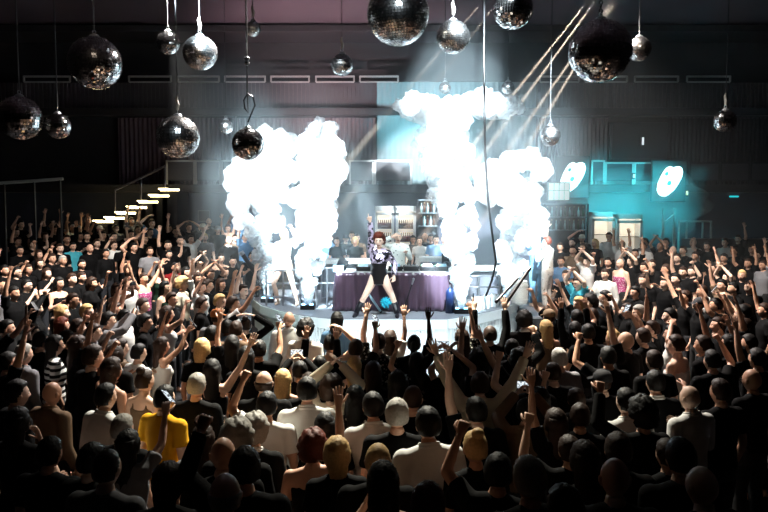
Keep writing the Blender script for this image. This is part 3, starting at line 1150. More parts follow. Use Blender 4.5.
seen_phone = {}
for p in PEOPLE:
    J = p['J']
    for side in (-1, 1):
        code = J[side][4]
        sh, el, wr = J[side][:3]
        d = (wr - el).normalized()
        if code == 'q':
            pos = wpt(p, wr + d * .085 + V((0, .045, .05)))
            phone(pos, wpt(p, J['head']) - pos, V((0, 0, 1)), phone_label(p, 'upright phone'), 1.3)
        elif code == 'p' and side == 1 and J[-1][4] == 'p':
            pos = wpt(p, (J[1][2] + J[-1][2]) / 2 + V((0, .07, .07)))
            side_v = wpt(p, J[1][2]) - wpt(p, J[-1][2])
            phone(pos, wpt(p, J['head']) + V((0, 0, .1)) - pos, side_v, phone_label(p, 'sideways phone'), 1.3)
        elif code == 'k':
            pos = wpt(p, wr + d * .075)
            mb = MB()
            mb.loft([((0, 0, -.062), .024, .024), ((0, 0, -.056), .032, .032), ((0, 0, .045), .032, .032), ((0, 0, .058), .026, .026)], 20)
            c = mb.build('drink_can', M('can_metal', 'b8bcc0', .25, 1.0), smooth=False)
            c.location = pos
            tag(c, 'silver drink can held by the grey-haired person in black', 'can')
            mb = MB(); mb.torus((0, 0, .058), .024, .0025, n=18, m=6); mb.build('rim', M('can_metal'), c)
# ------------------------------------------------------------------ the hall
def struct(o): o['kind'] = 'structure'; return o
BLACKWALL = M('wall_paint_black', '18161a', .8, var=.25, scale=1.2, bump=.1)
PURPLE = M('ceiling_paint_plum', '463840', .8, var=.25, scale=.9)
GREYWALL = M('panel_grey', '4c4c50', .6, var=.2, scale=2)
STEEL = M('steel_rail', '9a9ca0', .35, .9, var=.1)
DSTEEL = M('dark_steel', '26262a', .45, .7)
BLACK = M('black_plastic', '0d0d0f', .45)
RX, RY0, RY1, RZ = 12.6, -1.6, 21.7, 8.62

struct(MB().box((0, (RY0 + RY1) / 2, -.1), (2 * RX, RY1 - RY0, .2)).build('floor', M('floor_boards', '1c1614', .55, var=.3, scale=3)))
struct(MB().box((0, (RY0 + RY1) / 2, RZ + .1), (2 * RX, RY1 - RY0, .2)).build('ceiling', PURPLE))
struct(MB().box((0, RY1 + .1, RZ / 2), (2 * RX + .4, .2, RZ)).build('wall_back', BLACKWALL))
struct(MB().box((0, RY0 - .1, RZ / 2), (2 * RX + .4, .2, RZ)).build('wall_front', BLACKWALL))
struct(MB().box((-RX - .1, (RY0 + RY1) / 2, RZ / 2), (.2, RY1 - RY0, RZ)).build('wall_left', BLACKWALL))
struct(MB().box((RX + .1, (RY0 + RY1) / 2, RZ / 2), (.2, RY1 - RY0, RZ)).build('wall_right', BLACKWALL))

# stepped floor at both sides of the stage and behind it
TIERM = M('tier_carpet', '141216', .9)
mbl, mbr = MB(), MB()
y0 = 11.3
for lim, z in TIERS[1:]:
    y1 = min(lim, RY1)
    mbl.box(((-RX - 2.9) / 2, (y0 + y1) / 2, z / 2), (RX - 2.9, y1 - y0, z))
    mbr.box(((RX + 3.0) / 2, (y0 + y1) / 2, z / 2), (RX - 3.0, y1 - y0, z))
    y0 = y1
struct(mbl.build('floor_tier_left', TIERM)); struct(mbr.build('floor_tier_right', TIERM))
struct(MB().box((.05, 19.35, 1.15 / 2), (5.86, 4.7, 1.15)).build('floor_tier_back', TIERM))

# upper gallery: fascia with ribs, ledge, soffit
mb = MB()
mb.box((0, 21.45, 6.74), (2 * RX, .30, .76))
x = -RX + .1
while x < RX:
    mb.box((x, 21.28, 6.74), (.05, .05, .74)); x += .125
struct(mb.build('trim_1', M('ribbed_fascia', '403c40', .55, var=.15, scale=3)))
struct(MB().box((0, 21.25, 6.22), (2 * RX, .55, .20)).build('trim_2', M('ledge_dark', '242226', .6)))
struct(MB().box((0, 20.95, 8.46), (2 * RX, 1.4, .18), bev=.02).build('trim_3', M('soffit', '1e1a1e', .7)))
# lower balcony
struct(MB().box((0, 20.85, 3.93), (2 * RX, 1.7, .22)).build('floor_balcony', M('balcony_slab', '1a181c', .7)))
struct(MB().box((0, 21.15, 2.6), (2 * RX, .3, 2.5)).build('wall_bar_back', M('bar_wall', '3a3e4c', .7, var=.2, scale=1.5)))

# pleated curtains / corrugated panels between ledge and balcony
def pleats(x0, x1, z0, z1, y, n, depth, m, label):
    vs, fs = [], []
    N = n * 6
    for r, z in enumerate((z0, (z0 + z1) / 2, z1)):
        for k in range(N + 1):
            t = k / N
            vs.append((lerp(x0, x1, t), y + depth * math.sin(t * n * 2 * PI) * (1 + .3 * math.sin(k * 1.7)) * (1.1 if r == 0 else 1), z))
    for r in range(2):
        for k in range(N):
            a = r * (N + 1) + k
            fs.append((a, a + 1, a + N + 2, a + N + 1))
    b = len(vs)
    vs2 = [(v[0], v[1] + .05, v[2]) for v in vs]
    o = MB().add(vs, fs).add(vs2, [tuple(reversed(f)) for f in fs]).build('curtain', m, smooth=True, fix=False)
    mb = MB(); mb.box(((x0 + x1) / 2, y, z1 + .03), (abs(x1 - x0), .08, .06)); mb.build('curtain_track', DSTEEL, o)
    tag(o, label, 'curtain', None)
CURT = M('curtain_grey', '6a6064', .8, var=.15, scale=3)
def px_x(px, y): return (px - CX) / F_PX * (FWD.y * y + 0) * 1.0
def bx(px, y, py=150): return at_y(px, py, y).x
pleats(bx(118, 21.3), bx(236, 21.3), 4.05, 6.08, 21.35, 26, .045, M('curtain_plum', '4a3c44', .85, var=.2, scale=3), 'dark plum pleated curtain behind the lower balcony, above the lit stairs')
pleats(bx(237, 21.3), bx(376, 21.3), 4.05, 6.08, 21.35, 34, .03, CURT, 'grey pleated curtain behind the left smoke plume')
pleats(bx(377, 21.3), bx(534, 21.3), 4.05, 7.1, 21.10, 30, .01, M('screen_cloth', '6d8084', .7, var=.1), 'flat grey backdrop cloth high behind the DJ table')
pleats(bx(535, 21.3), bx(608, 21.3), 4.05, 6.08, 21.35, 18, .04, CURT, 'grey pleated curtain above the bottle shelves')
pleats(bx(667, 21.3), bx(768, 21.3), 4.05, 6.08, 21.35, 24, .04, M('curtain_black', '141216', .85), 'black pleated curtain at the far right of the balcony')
o = MB().box((bx(638, 21.2), 21.2, 5.35), (1.75, .10, 1.15), bev=.03).build('wall_panel', M('panel_slate', '20262c', .4))
MB().box((bx(638, 21.2), 21.14, 5.35), (1.62, .03, 1.02)).build('inset', M('panel_inset', '161b22', .3), o)
tag(o, 'dark rectangular wall panel above the teal haze', 'wall panel')

# upper rails: pairs of bars on two posts
UP = [(24, 70), (129, 171), (178, 219), (225, 265), (271, 309), (316, 354), (360, 398), (540, 579), (585, 627), (635, 678), (687, 730)]
WHERE_UP = ['leftmost upper guard rail, hardly lit, beside the biggest left mirror ball', 'upper guard rail right of the biggest left mirror ball', 'upper guard rail second to the right of the biggest left mirror ball',
            'upper guard rail crossed by the knotted cable', 'upper guard rail above the left smoke plume', 'upper guard rail below the small pale mirror ball', 'upper guard rail fading into the teal glow',
            'upper guard rail left of the big black mirror ball', 'upper guard rail just below the big black mirror ball', 'upper guard rail right of the big black mirror ball', 'rightmost upper guard rail, almost unlit']
YU = 21.05
RAILM = M('rail_pale', 'b0b0ae', .35, .5)
for (a, b), lab in zip(UP, WHERE_UP):
    xa, xb = bx(a, YU, 80), bx(b, YU, 80)
    za, zb, zc = at_y(a, 76.5, YU).z, at_y(a, 82, YU).z, 7.10
    r = empty('guard_rail', ((xa + xb) / 2, YU, zc), 0, lab, 'guard rail', 'guard rails of the upper gallery')
    w = (xb - xa) / 2
    for s in (-1, 1): MB().box((s * w, 0, (za - zc) / 2 + .01), (.045, .045, za - zc + .02)).build('post', RAILM, r)
    MB().box((0, 0, za - zc), (2 * w, .05, .05)).build('top_rail', RAILM, r)
    MB().box((0, 0, zb - zc), (2 * w, .04, .04)).build('lower_rail', RAILM, r)

LOW = [(167, 194), (196, 220), (222, 247), (350, 373), (375, 411), (592, 604), (606, 633), (635, 653), (690, 719), (721, 749), (751, 775)]
WHERE_LOW = ['balcony railing panel at the top of the lit stairs', 'balcony railing panel second from the lit stairs', 'balcony railing panel touching the left smoke plume', 'balcony railing panel just right of the left smoke plume',
             'wide balcony railing panel above the two drinks fridges', 'narrow balcony railing panel between the two heart signs, nearest the left heart', 'balcony railing panel in teal haze above the white fridges', 'balcony railing panel left of the right heart sign',
             'dark balcony railing panel right of the right heart sign', 'dark balcony railing panel second right of the heart sign', 'dark balcony railing panel cut by the picture edge']
YL = 20.1
for (a, b), lab in zip(LOW, WHERE_LOW):
    xa, xb = bx(a, YL, 165), bx(b, YL, 165)
    zt = at_y(a, 161 if a < 600 else 163, YL).z; z0 = 4.04
    r = empty('balcony_railing', ((xa + xb) / 2, YL, z0), 0, lab, 'railing', 'railing panels of the lower balcony')
    w = (xb - xa) / 2
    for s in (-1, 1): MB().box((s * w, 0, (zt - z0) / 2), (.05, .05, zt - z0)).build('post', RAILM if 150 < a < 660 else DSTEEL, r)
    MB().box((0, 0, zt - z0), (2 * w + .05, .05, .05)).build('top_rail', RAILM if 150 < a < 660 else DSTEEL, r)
    MB().box((0, 0, .12), (2 * w, .03, .03)).build('bottom_rail', DSTEEL, r)
    MB().box((0, 0, (zt - z0) / 2 + .05), (2 * w - .05, .012, zt - z0 - .15)).build('infill', M('rail_infill', '2c2a30', .5), r)

# lit stairs climbing to the balcony
YS = 19.75
steps = [(97, 220.5), (108, 217), (119, 212), (130, 206.5), (141, 201), (152, 195), (162, 189)]
r = empty('staircase', (bx(97, YS, 220), YS, 1.4), 0, 'staircase with glowing step edges climbing to the balcony at the left', 'staircase')
LED = M('step_light_strip', 'fff2c8', .4, emit=9.0, ecol='ffe9b0')
for k, (px, py) in enumerate(steps):
    p = at_y(px, py, YS)
    q = V((p.x - r.location.x, 0, p.z - r.location.z))
    st = MB().box((q.x + .28, .35, (q.z - .03) / 2), (.42, 1.1, q.z - .03)).build('step', M('stair_dark', '17151a', .7), r)
    m2 = MB(); m2.box((q.x + .28, -.205, q.z - .03), (.52, .04, .055)); m2.box((q.x + .12, -.24, q.z + .0), (.26, .10, .03))
    m2.build('step_light', LED, st)
hr = MB(); pa, pb, pc = at_y(115, 190, YS - .25), at_y(141, 178, YS - .25), at_y(165, 166, YS - .25)
L = V(r.location)
hr.chain([pa - L, pb - L, pc - L], .032, 8); hr.build('handrail', M('stair_rail', '6a666c', .4, .6), r)
for (px, y1_, y2_) in ((115, 190, 214), (141, 178, 200), (165, 166, 188)):
    a_, b_ = at_y(px, y1_, YS - .25) - L, at_y(px, y2_, YS - .25) - L
    MB().tube(a_, b_, .022).build('post', M('stair_rail'), r)

o = MB().chain([at(-6, 183.5, 17.2), at(30, 181.2, 17.2), at(63, 178.8, 17.2)], .040, 8).build('handrail', M('handrail_white', 'c8ccc8', .4, var=.05))
tag(o, 'pale sloping handrail at the left edge above the crowd', 'handrail')
for px in (4, 34, 60):
    a_ = at(px, 183 - px * .07, 17.2); MB().tube((a_.x, a_.y, .9), a_, .025).build('post', BLACK, o)

# ------------------------------------------------------------------ stage
EDGE = [(248, 291), (254, 299), (262, 305), (280, 310.5), (300, 315), (320, 317.5), (340, 319), (447, 319), (475, 314.5), (500, 309), (514, 303), (526, 296)]
PTS = [at_z(x, y, STAGE_Z) for x, y in EDGE]
plan = [(p.x, p.y) for p in PTS]
plan_full = plan + [(3.0, 17.6), (-2.9, 18.2)]
st = MB().prism(plan_full, 1.13, STAGE_Z).build('stage', M('stage_deck', '7f8288', .5, var=.12, scale=4))
tag(st, 'low stage deck with curved pale front, DJ table on it', 'stage')
PANELM = M('stage_front_white', 'dfe6e6', .45, var=.05, scale=3)
def wall_strip(i0, i1, ribbed, name, pm):
    mb = MB()
    for a, b in zip(plan[i0:i1], plan[i0 + 1:i1 + 1]):
        A, B = V((a[0], a[1], 0)), V((b[0], b[1], 0))
        d = (B - A); Ln = d.length; d.normalize(); nrm = V((d.y, -d.x, 0))
        ang = math.atan2(d.y, d.x)
        mb.box((A + B) / 2 - nrm * .05 + V((0, 0, .56)), (Ln, .06, 1.12), Euler((0, 0, ang)))
        mb.box((A + B) / 2 - nrm * .04 + V((0, 0, 1.15)), (Ln, .16, .18), Euler((0, 0, ang)))
        if ribbed:
            n = max(2, int(Ln / .055))
            for k in range(n):
                mb.box(A + d * (Ln * (k + .5) / n) - nrm * .01 + V((0, 0, .54)), (.026, .03, 1.06), Euler((0, 0, ang)))
    return mb.build(name, pm, st)
wall_strip(0, 4, False, 'smooth_front_panel', M('stage_front_smooth', 'c4d2cc', .4, var=.05))
wall_strip(4, 6, True, 'ribbed_front_panel', PANELM)
wall_strip(6, 7, True, 'ribbed_front_panel', PANELM)
wall_strip(7, 11, True, 'ribbed_front_panel', PANELM)

# riser at stage right
o = MB().box((3.55, 15.6, .55), (1.0, 2.6, 1.1)).build('side_riser', M('riser_black', '1a1a1e', .6))
tag(o, 'black side riser under the performer at stage right', 'riser')
MB().box((3.55, 15.6, 1.12), (1.0, 2.6, .03)).build('deck_top', M('stage_deck'), o)

# DJ table with satin skirt
TY = 14.35
xl, xr = at_y(336, 290, TY).x, at_y(450, 290, TY).x
tz0, tz1 = STAGE_Z, STAGE_Z + .80
tb = empty('dj_table', ((xl + xr) / 2, TY, tz0), 0, 'long DJ table with a plum satin skirt at the front of the stage', 'table')
w = (xr - xl) / 2
MB().box((0, .42, .78), (2 * w, .86, .05), bev=.012).build('table_top', M('table_top_pale', 'c8c4c6', .4), tb)
for sx in (-1, 1):
    for sy in (.08, .76): MB().tube((sx * (w - .08), sy, 0), (sx * (w - .08), sy, .76), .025).build('leg', DSTEEL, tb)
vs, fs = [], []
N, R_ = 260, 9
path = [(-w, .80), (-w, 0), (w, 0), (w, .80)]
lens = [.8, 2 * w, .8]; tot = sum(lens)
for r_ in range(R_ + 1):
    tz = r_ / R_
    for k in range(N + 1):
        d = tot * k / N
        if d < lens[0]: p, nr = V((-w, .8 - d)), V((-1, 0))
        elif d < lens[0] + lens[1]: p, nr = V((-w + d - lens[0], 0)), V((0, -1))
        else: p, nr = V((w, d - lens[0] - lens[1])), V((1, 0))
        am = .008 + .03 * (1 - tz)
        wv = math.sin(d * 34 + 1.5 * math.sin(d * 5)) * am + .012 * math.sin(d * 11 + tz * 3)
        p = p + nr * (.015 + am + wv)
        vs.append((p.x, p.y, .01 + tz * .795))
for r_ in range(R_):
    for k in range(N):
        a = r_ * (N + 1) + k
        fs.append((a, a + 1, a + N + 2, a + N + 1))
SATIN = M('satin_plum', '574453', .28, .25, var=.1, scale=4)
sk = MB().add(vs, fs).build('skirt', SATIN, tb, smooth=True, fix=False)
so = sk.modifiers.new('thick', 'SOLIDIFY'); so.thickness = .006

def dev(name, label, cat, loc, rz=0.0): return empty(name, loc, rz, label, cat)
top = tz0 + .805
cxs = (xl + xr) / 2
def player(x, y, label):
    r = empty('media_player', (x, y, top), 0, label, 'media player', 'DJ players on the table')
    MB().box((0, 0, .055), (.30, .38, .09), bev=.01).build('body', BLACK, r)
    MB().loft([((0, .06, .10), .10, .10), ((0, .06, .116), .098, .098), ((0, .06, .120), .09, .09)], 28).build('jog_wheel', M('jog_silver', '8f9296', .3, .9), r)
    MB().box((0, -.13, .115), (.20, .012, .09), Euler((-.5, 0, 0))).build('screen', M('player_screen', '1c3c4a', .3, emit=.6, ecol='6fb8d0'), r)
    for k in range(2): MB().loft([((-.11, .14 - k * .05 + .02, .10), .014, .014), ((-.11, .14 - k * .05 + .02, .108), .013, .013)], 12).build('button', M('led_green', '9ff0c0', .4, emit=1.0), r)
    MB().box((.12, .08, .105), (.012, .12, .012)).build('fader', STEEL, r)
for dx, lab in ((-.62, 'leftmost media player on the DJ table'), (.05, 'media player under the dancer, left of the mixer'), (.72, 'media player right of the mixer before the DJ'), (1.02, 'rightmost media player at the table end')):
    player(cxs + dx, TY + .40, lab)
r = empty('dj_mixer', (cxs + .385, TY + .40, top), 0, 'black DJ mixer with rows of knobs before the DJ', 'mixer')
MB().box((0, 0, .06), (.31, .38, .10), bev=.01).build('body', BLACK, r)
for i in range(4):
    for j in range(4): MB().loft([((-.11 + .073 * i, .15 - .055 * j, .11), .012, .012), ((-.11 + .073 * i, .15 - .055 * j, .13), .009, .009)], 10).build('knob', STEEL, r)
    MB().box((-.11 + .073 * i, -.09, .116), (.014, .03, .014)).build('fader', STEEL, r)
for px, lab, op in ((343, 'tilted dark tablet screen at the left end of the DJ table', .6),):
    r = empty('tablet', (at_y(343, 270, TY + .3).x, TY + .30, top), .4, lab, 'tablet')
    MB().box((0, 0, .17), (.24, .015, .24), Euler((-.35, .6, 0)), bev=.006).build('casing', BLACK, r)
    MB().box((0, -.011, .17), (.215, .004, .215), Euler((-.35, .6, 0))).build('screen', M('dark_glass', '08090c', .1), r)
    MB().tube((0, .02, 0), (0, .02, .14), .02).build('stand', STEEL, r)
r = empty('laptop', (cxs - .30, TY + .50, top), 0, 'open silver laptop left of the dancer on the table', 'laptop')
MB().box((0, 0, .012), (.34, .24, .02), bev=.006).build('base', M('laptop_silver', 'a8aab0', .3, .8), r)
MB().box((0, -.13, .13), (.34, .012, .24), Euler((.25, 0, 0)), bev=.005).build('lid', M('laptop_silver'), r)
r = empty('storage_box', (at_y(341, 275, TY + .2).x - .05, TY + .2, top), 0, 'small teal grey box at the left front corner of the table', 'box')
MB().box((0, 0, .06), (.22, .2, .12), bev=.01).build('body', M('box_teal', '7fa0a8', .5), r)
MB().box((0, 0, .125), (.23, .21, .02), bev=.006).build('lid', M('box_teal'), r)
r = empty('monitor_speaker', (xr - .02, TY + .55, top), -.2, 'small black booth speaker at the right end of the DJ table', 'speaker')
MB().box((0, 0, .19), (.20, .22, .38), bev=.015).build('cabinet', BLACK, r)
for z, q in ((.12, .07), (.28, .035)): MB().torus((0, -.112, z), q, .012, Euler((PI / 2, 0, 0))).build('driver', M('cone_grey', '3c3c40', .5), r)

# pale long tables behind the DJ
def backtable(pa, pb, y, py, label):
    xa, xb = at_y(pa, py, y).x, at_y(pb, py, y).x
    z = at_y(pa, py, y).z
    r = empty('side_table', ((xa + xb) / 2, y, STAGE_Z), 0, label, 'table', 'pale tables behind the DJ')
    h = z - STAGE_Z
    MB().box((0, 0, h), (xb - xa, .5, .10), bev=.015).build('table_top', M('table_white', 'd8d8d4', .4), r)
    MB().box((0, .05, h * .5), (xb - xa - .08, .34, h * .8)).build('cabinet', M('cabinet_grey', '50525a', .5), r)
    for sx in (-1, 1): MB().tube((sx * ((xb - xa) / 2 - .05), -.2, 0), (sx * ((xb - xa) / 2 - .05), -.2, h), .02).build('leg', STEEL, r)
backtable(320, 371, 16.0, 261, 'long white table behind the DJ table, left part')
backtable(419, 450, 16.0, 259, 'white table behind the DJ table, right part')
backtable(462, 500, 16.4, 268, 'white table between the two right smoke plumes')

# stage railings of pipes
def pipe_rail(pa, pb, y, yt, label, nb=2):
    A, B = at_y(pa, yt, y), at_y(pb, yt, y)
    h = A.z - STAGE_Z
    w = (B.x - A.x) / 2
    r = empty('stage_railing', ((A.x + B.x) / 2, y, STAGE_Z), 0, label, 'railing', 'pipe railings on the stage')
    for s in (-1, 0, 1): MB().tube((s * w, 0, 0), (s * w, 0, h), .022).build('post', STEEL, r)
    for k in range(nb): MB().tube((-w, 0, h * (1 - k * .38)), (w, 0, h * (1 - k * .38)), .02).build('rail', STEEL, r)
pipe_rail(266, 300, 15.2, 270, 'steel pipe railing between the two left smoke jets', 3)
pipe_rail(316, 338, 14.8, 268, 'steel pipe railing left of the DJ table')
pipe_rail(458, 500, 15.3, 276, 'steel pipe railing between the two right smoke jets', 3)

def jet(px, py, label):
    p = at_z(px, py, STAGE_Z)
    r = empty('smoke_jet', (p.x, p.y, STAGE_Z), 0, label, 'smoke machine', 'smoke jets on the stage edge')
    MB().box((0, 0, .05), (.30, .26, .10), bev=.012).build('base', DSTEEL, r)
    MB().chain([(0, 0, .08), (0, 0, .20), (0, 0, .26)], [.05, .05, .035], 14).build('nozzle', STEEL, r)
    for s in (-1, 1):
        MB().box((s * .13, 0, .12), (.02, .06, .16)).build('bracket', DSTEEL, r)
        MB().box((s * .085, -.10, .10), (.07, .02, .05), bev=.006).build('led_lamp', M('jet_led', 'bfe4ff', .3, emit=14, ecol='7fc8ff'), r)
    return V((p.x, p.y, STAGE_Z + .26))
JETS = [jet(268, 302, 'leftmost smoke jet on the stage edge'), jet(308, 309, 'smoke jet left of the DJ table'), jet(461, 313, 'smoke jet right of the DJ table'), jet(508, 300, 'rightmost smoke jet by the white barrel')]

p = at_z(450, 315, STAGE_Z)
r = empty('gas_cylinder', (p.x + .02, p.y + .28, STAGE_Z), 0, 'dark blue gas cylinder between the table and the smoke jet', 'gas cylinder')
MB().loft([((0, 0, 0), .085, .085), ((0, 0, .42), .085, .085), ((0, 0, .48), .06, .06), ((0, 0, .52), .03, .03)], 20).build('tank', M('tank_blue', '16264a', .35), r, smooth=True)
MB().tube((0, 0, .51), (0, 0, .58), .018).build('valve', STEEL, r)
p = at_z(521, 305, STAGE_Z)
r = empty('barrel', (p.x, p.y + .22, STAGE_Z), 0, 'white ribbed barrel at the right corner of the stage', 'barrel')
MB().loft([((0, 0, 0), .17, .17), ((0, 0, .06), .185, .185), ((0, 0, .25), .195, .195), ((0, 0, .44), .185, .185), ((0, 0, .50), .17, .17)], 28).build('body', M('barrel_white', 'e6e6dc', .4), r, smooth=True)
for z in (.10, .40): MB().torus((0, 0, z), .19, .012, n=28).build('hoop', M('barrel_white'), r)
MB().torus((0, 0, .50), .165, .015, n=28).build('rim', M('barrel_white'), r)
for k, (px, lab) in enumerate(((480, 'white crate by the smoke jet at stage right'), (488, 'pale crate in the middle of the stage right row'), (496, 'pale crate nearest the white barrel'))):
    p = at_z(px, 311.5 - (px - 480) * .22, STAGE_Z)
    r = empty('crate', (p.x, p.y + .22, STAGE_Z), -.3, lab, 'crate', 'crates on the stage edge')
    MB().box((0, 0, .02), (.15, .2, .03)).build('bottom', M('crate_white', 'd4d8d8', .5), r)
    for s in (-1, 1):
        MB().box((s * .07, 0, .14), (.012, .2, .26)).build('side', M('crate_white'), r)
        MB().box((0, s * .095, .14), (.14, .012, .26)).build('end', M('crate_white'), r)
for px in (474,):
    p = at_z(px, 311, STAGE_Z)
    o = MB().loft([((0, 0, 0), .04, .04), ((0, 0, .22), .04, .04), ((0, 0, .29), .016, .016), ((0, 0, .36), .015, .015)], 16).build('bottle', M('bottle_dark', '0c1418', .15), smooth=True)
    o.location = (p.x, p.y + .1, STAGE_Z); tag(o, 'dark tall bottle standing on the stage edge at right', 'bottle')
    MB().tube((0, 0, .36), (0, 0, .375), .018).build('cap', STEEL, o)
# things lying and leaning at the table front
a_, b_ = at(412, 284, 14.05), at_z(403, 313, STAGE_Z)
r = empty('microphone_stand', (b_.x, b_.y, STAGE_Z), 0, 'thin leaning microphone stand before the right half of the skirt', 'microphone stand')
MB().loft([((0, 0, 0), .10, .10), ((0, 0, .02), .09, .09)], 20).build('base', BLACK, r)
MB().tube((0, 0, .02), a_ - b_, .012).build('pole', BLACK, r)
MB().chain([a_ - b_, a_ - b_ + V((.03, 0, .10))], [.018, .026], 10, round_ends=True).build('microphone', STEEL, r)
a_, b_ = at(366.5, 291, 13.62), at_z(381, 313.5, STAGE_Z)
o = MB().chain([a_, b_ + V((0, 0, .03))], .024, 10, round_ends=True).build('light_tube', M('tube_pale_blue', 'a8ccd8', .3))
tag(o, 'pale blue tube leaning in front of the dancer', 'tube')
MB().chain([b_ + V((0, 0, .03)), b_ + (a_ - b_) * .06 + V((0, 0, .03))], .030, 10).build('end_cap', BLACK, o)

# dark slim tubes in the hands of the crowd
def tube_thing(pa, pb, d, r_, label, da=0):
    a_, b_ = at(*pa, d), at(*pb, d + da)
    o = MB().chain([a_, b_], r_, 12).build('confetti_tube', M('tube_dark', '1a1416', .35))
    MB().chain([a_ + (b_ - a_) * .93, b_ + (b_ - a_) * .005], r_ * 1.15, 12).build('end_cap', STEEL, o)
    MB().chain([a_ - (b_ - a_) * .005, a_ + (b_ - a_) * .05], r_ * 1.15, 12).build('end_cap', DSTEEL, o)
    tag(o, label, 'tube', 'dark tubes held by the crowd')
tube_thing((505, 304), (530, 268), 11.3, .030, 'upper of two dark slanting tubes at stage right', .4)
tube_thing((496, 302), (518, 278), 11.2, .024, 'lower of two dark slanting tubes at stage right', .4)
tube_thing((268, 292), (241, 252), 15.9, .050, 'long dark tube slanting at the left end of the stage', -.2)
# ------------------------------------------------------------------ bar at the back
def fridge(pa, pb, y, yt, label, bottles=True, lit=2.2):
    xa, xb = at_y(pa, yt, y).x, at_y(pb, yt, y).x
    zt = at_y((pa + pb) / 2, yt, y).z
    z0 = floor_at((xa + xb) / 2, y) if abs(xa) > 2.9 else 1.15
    w, h = (xb - xa), zt - z0
    r = empty('drinks_fridge', ((xa + xb) / 2, y, z0), 0, label, 'fridge', 'white fridges at the bar')
    W = M('fridge_white', 'e4e6e4', .35, var=.04)
    t = .05
    cab = MB(); cab.box((0, .50, h / 2), (w, .04, h)); cab.box((0, .26, t / 2), (w, .5, t)); cab.box((0, .26, h - t * 1.4), (w, .5, t * 2.8), bev=.01)
    for s in (-1, 1): cab.box((s * (w / 2 - t / 2), .26, h / 2), (t, .5, h))
    cab.build('cabinet', W, r)
    fr = MB(); dh = h - .24
    for s in (-1, 1): fr.box((s * (w / 2 - .035), -.005, dh / 2 + .06), (.07, .03, dh))
    for z in (.09, dh + .03): fr.box((0, -.005, z), (w, .03, .08))
    d = fr.build('door', W, r)
    MB().box((w / 2 - .05, -.03, dh * .55), (.02, .03, .3), bev=.005).build('handle', STEEL, d)
    for k, z in enumerate((dh - .08, dh - .44)):
        MB().box((0, .25, z - .30), (w - .12, .40, .015)).build('shelf', STEEL, r)
    MB().box((0, .03, dh + .01), (w - .14, .03, .03)).build('interior_lamp', M('fridge_lamp', 'fff8e8', .4, emit=lit * 4, ecol='fff2dc'), r)
    MB().box((0, .46, h * .55), (w - .12, .01, h * .8)).build('glowing_back_panel', M('fridge_back', 'f2ece0', .5, emit=.25 * lit, ecol='fff0d8'), r)  # panel emits by itself, in place of lamp light falling on it
    return r, w, dh
BOT = {}
def bottle(col, x, y, z, label, group, h=.26):
    if col not in BOT:
        o = MB().loft([((0, 0, 0), .030, .030), ((0, 0, .14), .031, .031), ((0, 0, .19), .013, .013), ((0, 0, .25), .012, .012), ((0, 0, .26), .014, .014)], 12).build('bottle', M('bottle_' + col, {'red': '5a1410', 'brown': '3a1c0c', 'green': '16402c', 'clear': '9cc4c8'}[col], .15), smooth=True)
        MB().tube((0, 0, .255), (0, 0, .272), .015).build('cap', M('bottle_cap', 'b8a878', .35, .8), o)
        BOT[col] = o
    else:
        o = copy_tree(BOT[col])
    o.location = (x, y, z); o.scale = (1, 1, h / .26)
    tag(o, label, 'bottle', group)
for pa, pb, lab, nm in ((375, 394, 'white drinks fridge with two lit bottle rows, left of the pair behind the DJ', 'left'), (396, 416, 'white drinks fridge behind the DJ head, right of the pair', 'right')):
    r, w, dh = fridge(pa, pb, 19.0, 206, lab)
    L = r.location
    for row, z in enumerate((dh - .375, dh - .73)):
        for k in range(7):
            bottle(('red', 'brown')[row if nm == 'left' else 1 - row], L.x - w / 2 + .10 + k * (w - .2) / 6, L.y + .14, L.z + z, '%s bottle, %s shelf, %s fridge behind the DJ' % (('dark red', 'brown')[row if nm == 'left' else 1 - row], ('upper', 'lower')[row], ('left-hand', 'right-hand')[nm == 'right']),
                   'bottles on the %s shelf of the %s fridge' % (('upper', 'lower')[row], nm), .24)
fridge(592, 615, 19.0, 212, 'white fridge with dark window, left of the pair under teal haze', lit=.8)
fridge(617, 643, 18.9, 214, 'white fridge with small dark label, right of the pair behind the bartender', lit=1.6)
def shelf_unit(pa, pb, y, yt, label, rows, col, n, words):
    xa, xb = at_y(pa, yt, y).x, at_y(pb, yt, y).x
    zt = at_y(pa, yt, y).z; z0 = floor_at((xa + xb) / 2, y)
    w = xb - xa
    r = empty('bottle_shelf', ((xa + xb) / 2, y, z0), 0, label, 'shelf')
    for sx in (-1, 1):
        for yy in (0, .3): MB().box((sx * w / 2, yy, (zt - z0) / 2), (.04, .04, zt - z0)).build('post', DSTEEL, r)
    MB().box((0, .32, (zt - z0) / 2), (w, .02, zt - z0)).build('back_panel', M('shelf_back', '1a2228', .6), r)
    for k in range(rows + 1):
        z = zt - z0 - k * .36
        MB().box((0, .15, z), (w, .34, .03)).build('shelf_board', M('shelf_pale', '62747a', .35), r)
    for k in range(1, rows + 1):
        for j in range(n):
            bottle(col[(j + k) % len(col)], (xa + xb) / 2 - w / 2 + .10 + j * (w - .2) / (n - 1), y + .12, zt - k * .36 + .016, words % ('upper', 'lower')[k - 1], words % ('upper', 'lower')[k - 1], .26)
shelf_unit(545, 588, 19.2, 204, 'tall bottle shelf with pale boards left of the white fridges', 2, ('clear', 'green'), 9, 'bottle in the %s row of the shelf left of the white fridges')
shelf_unit(418, 438, 19.3, 200, 'dark bottle shelf right of the drinks fridges, beside the smoke', 2, ('brown', 'clear'), 5, 'bottle in the %s row of the dark shelf beside the smoke')
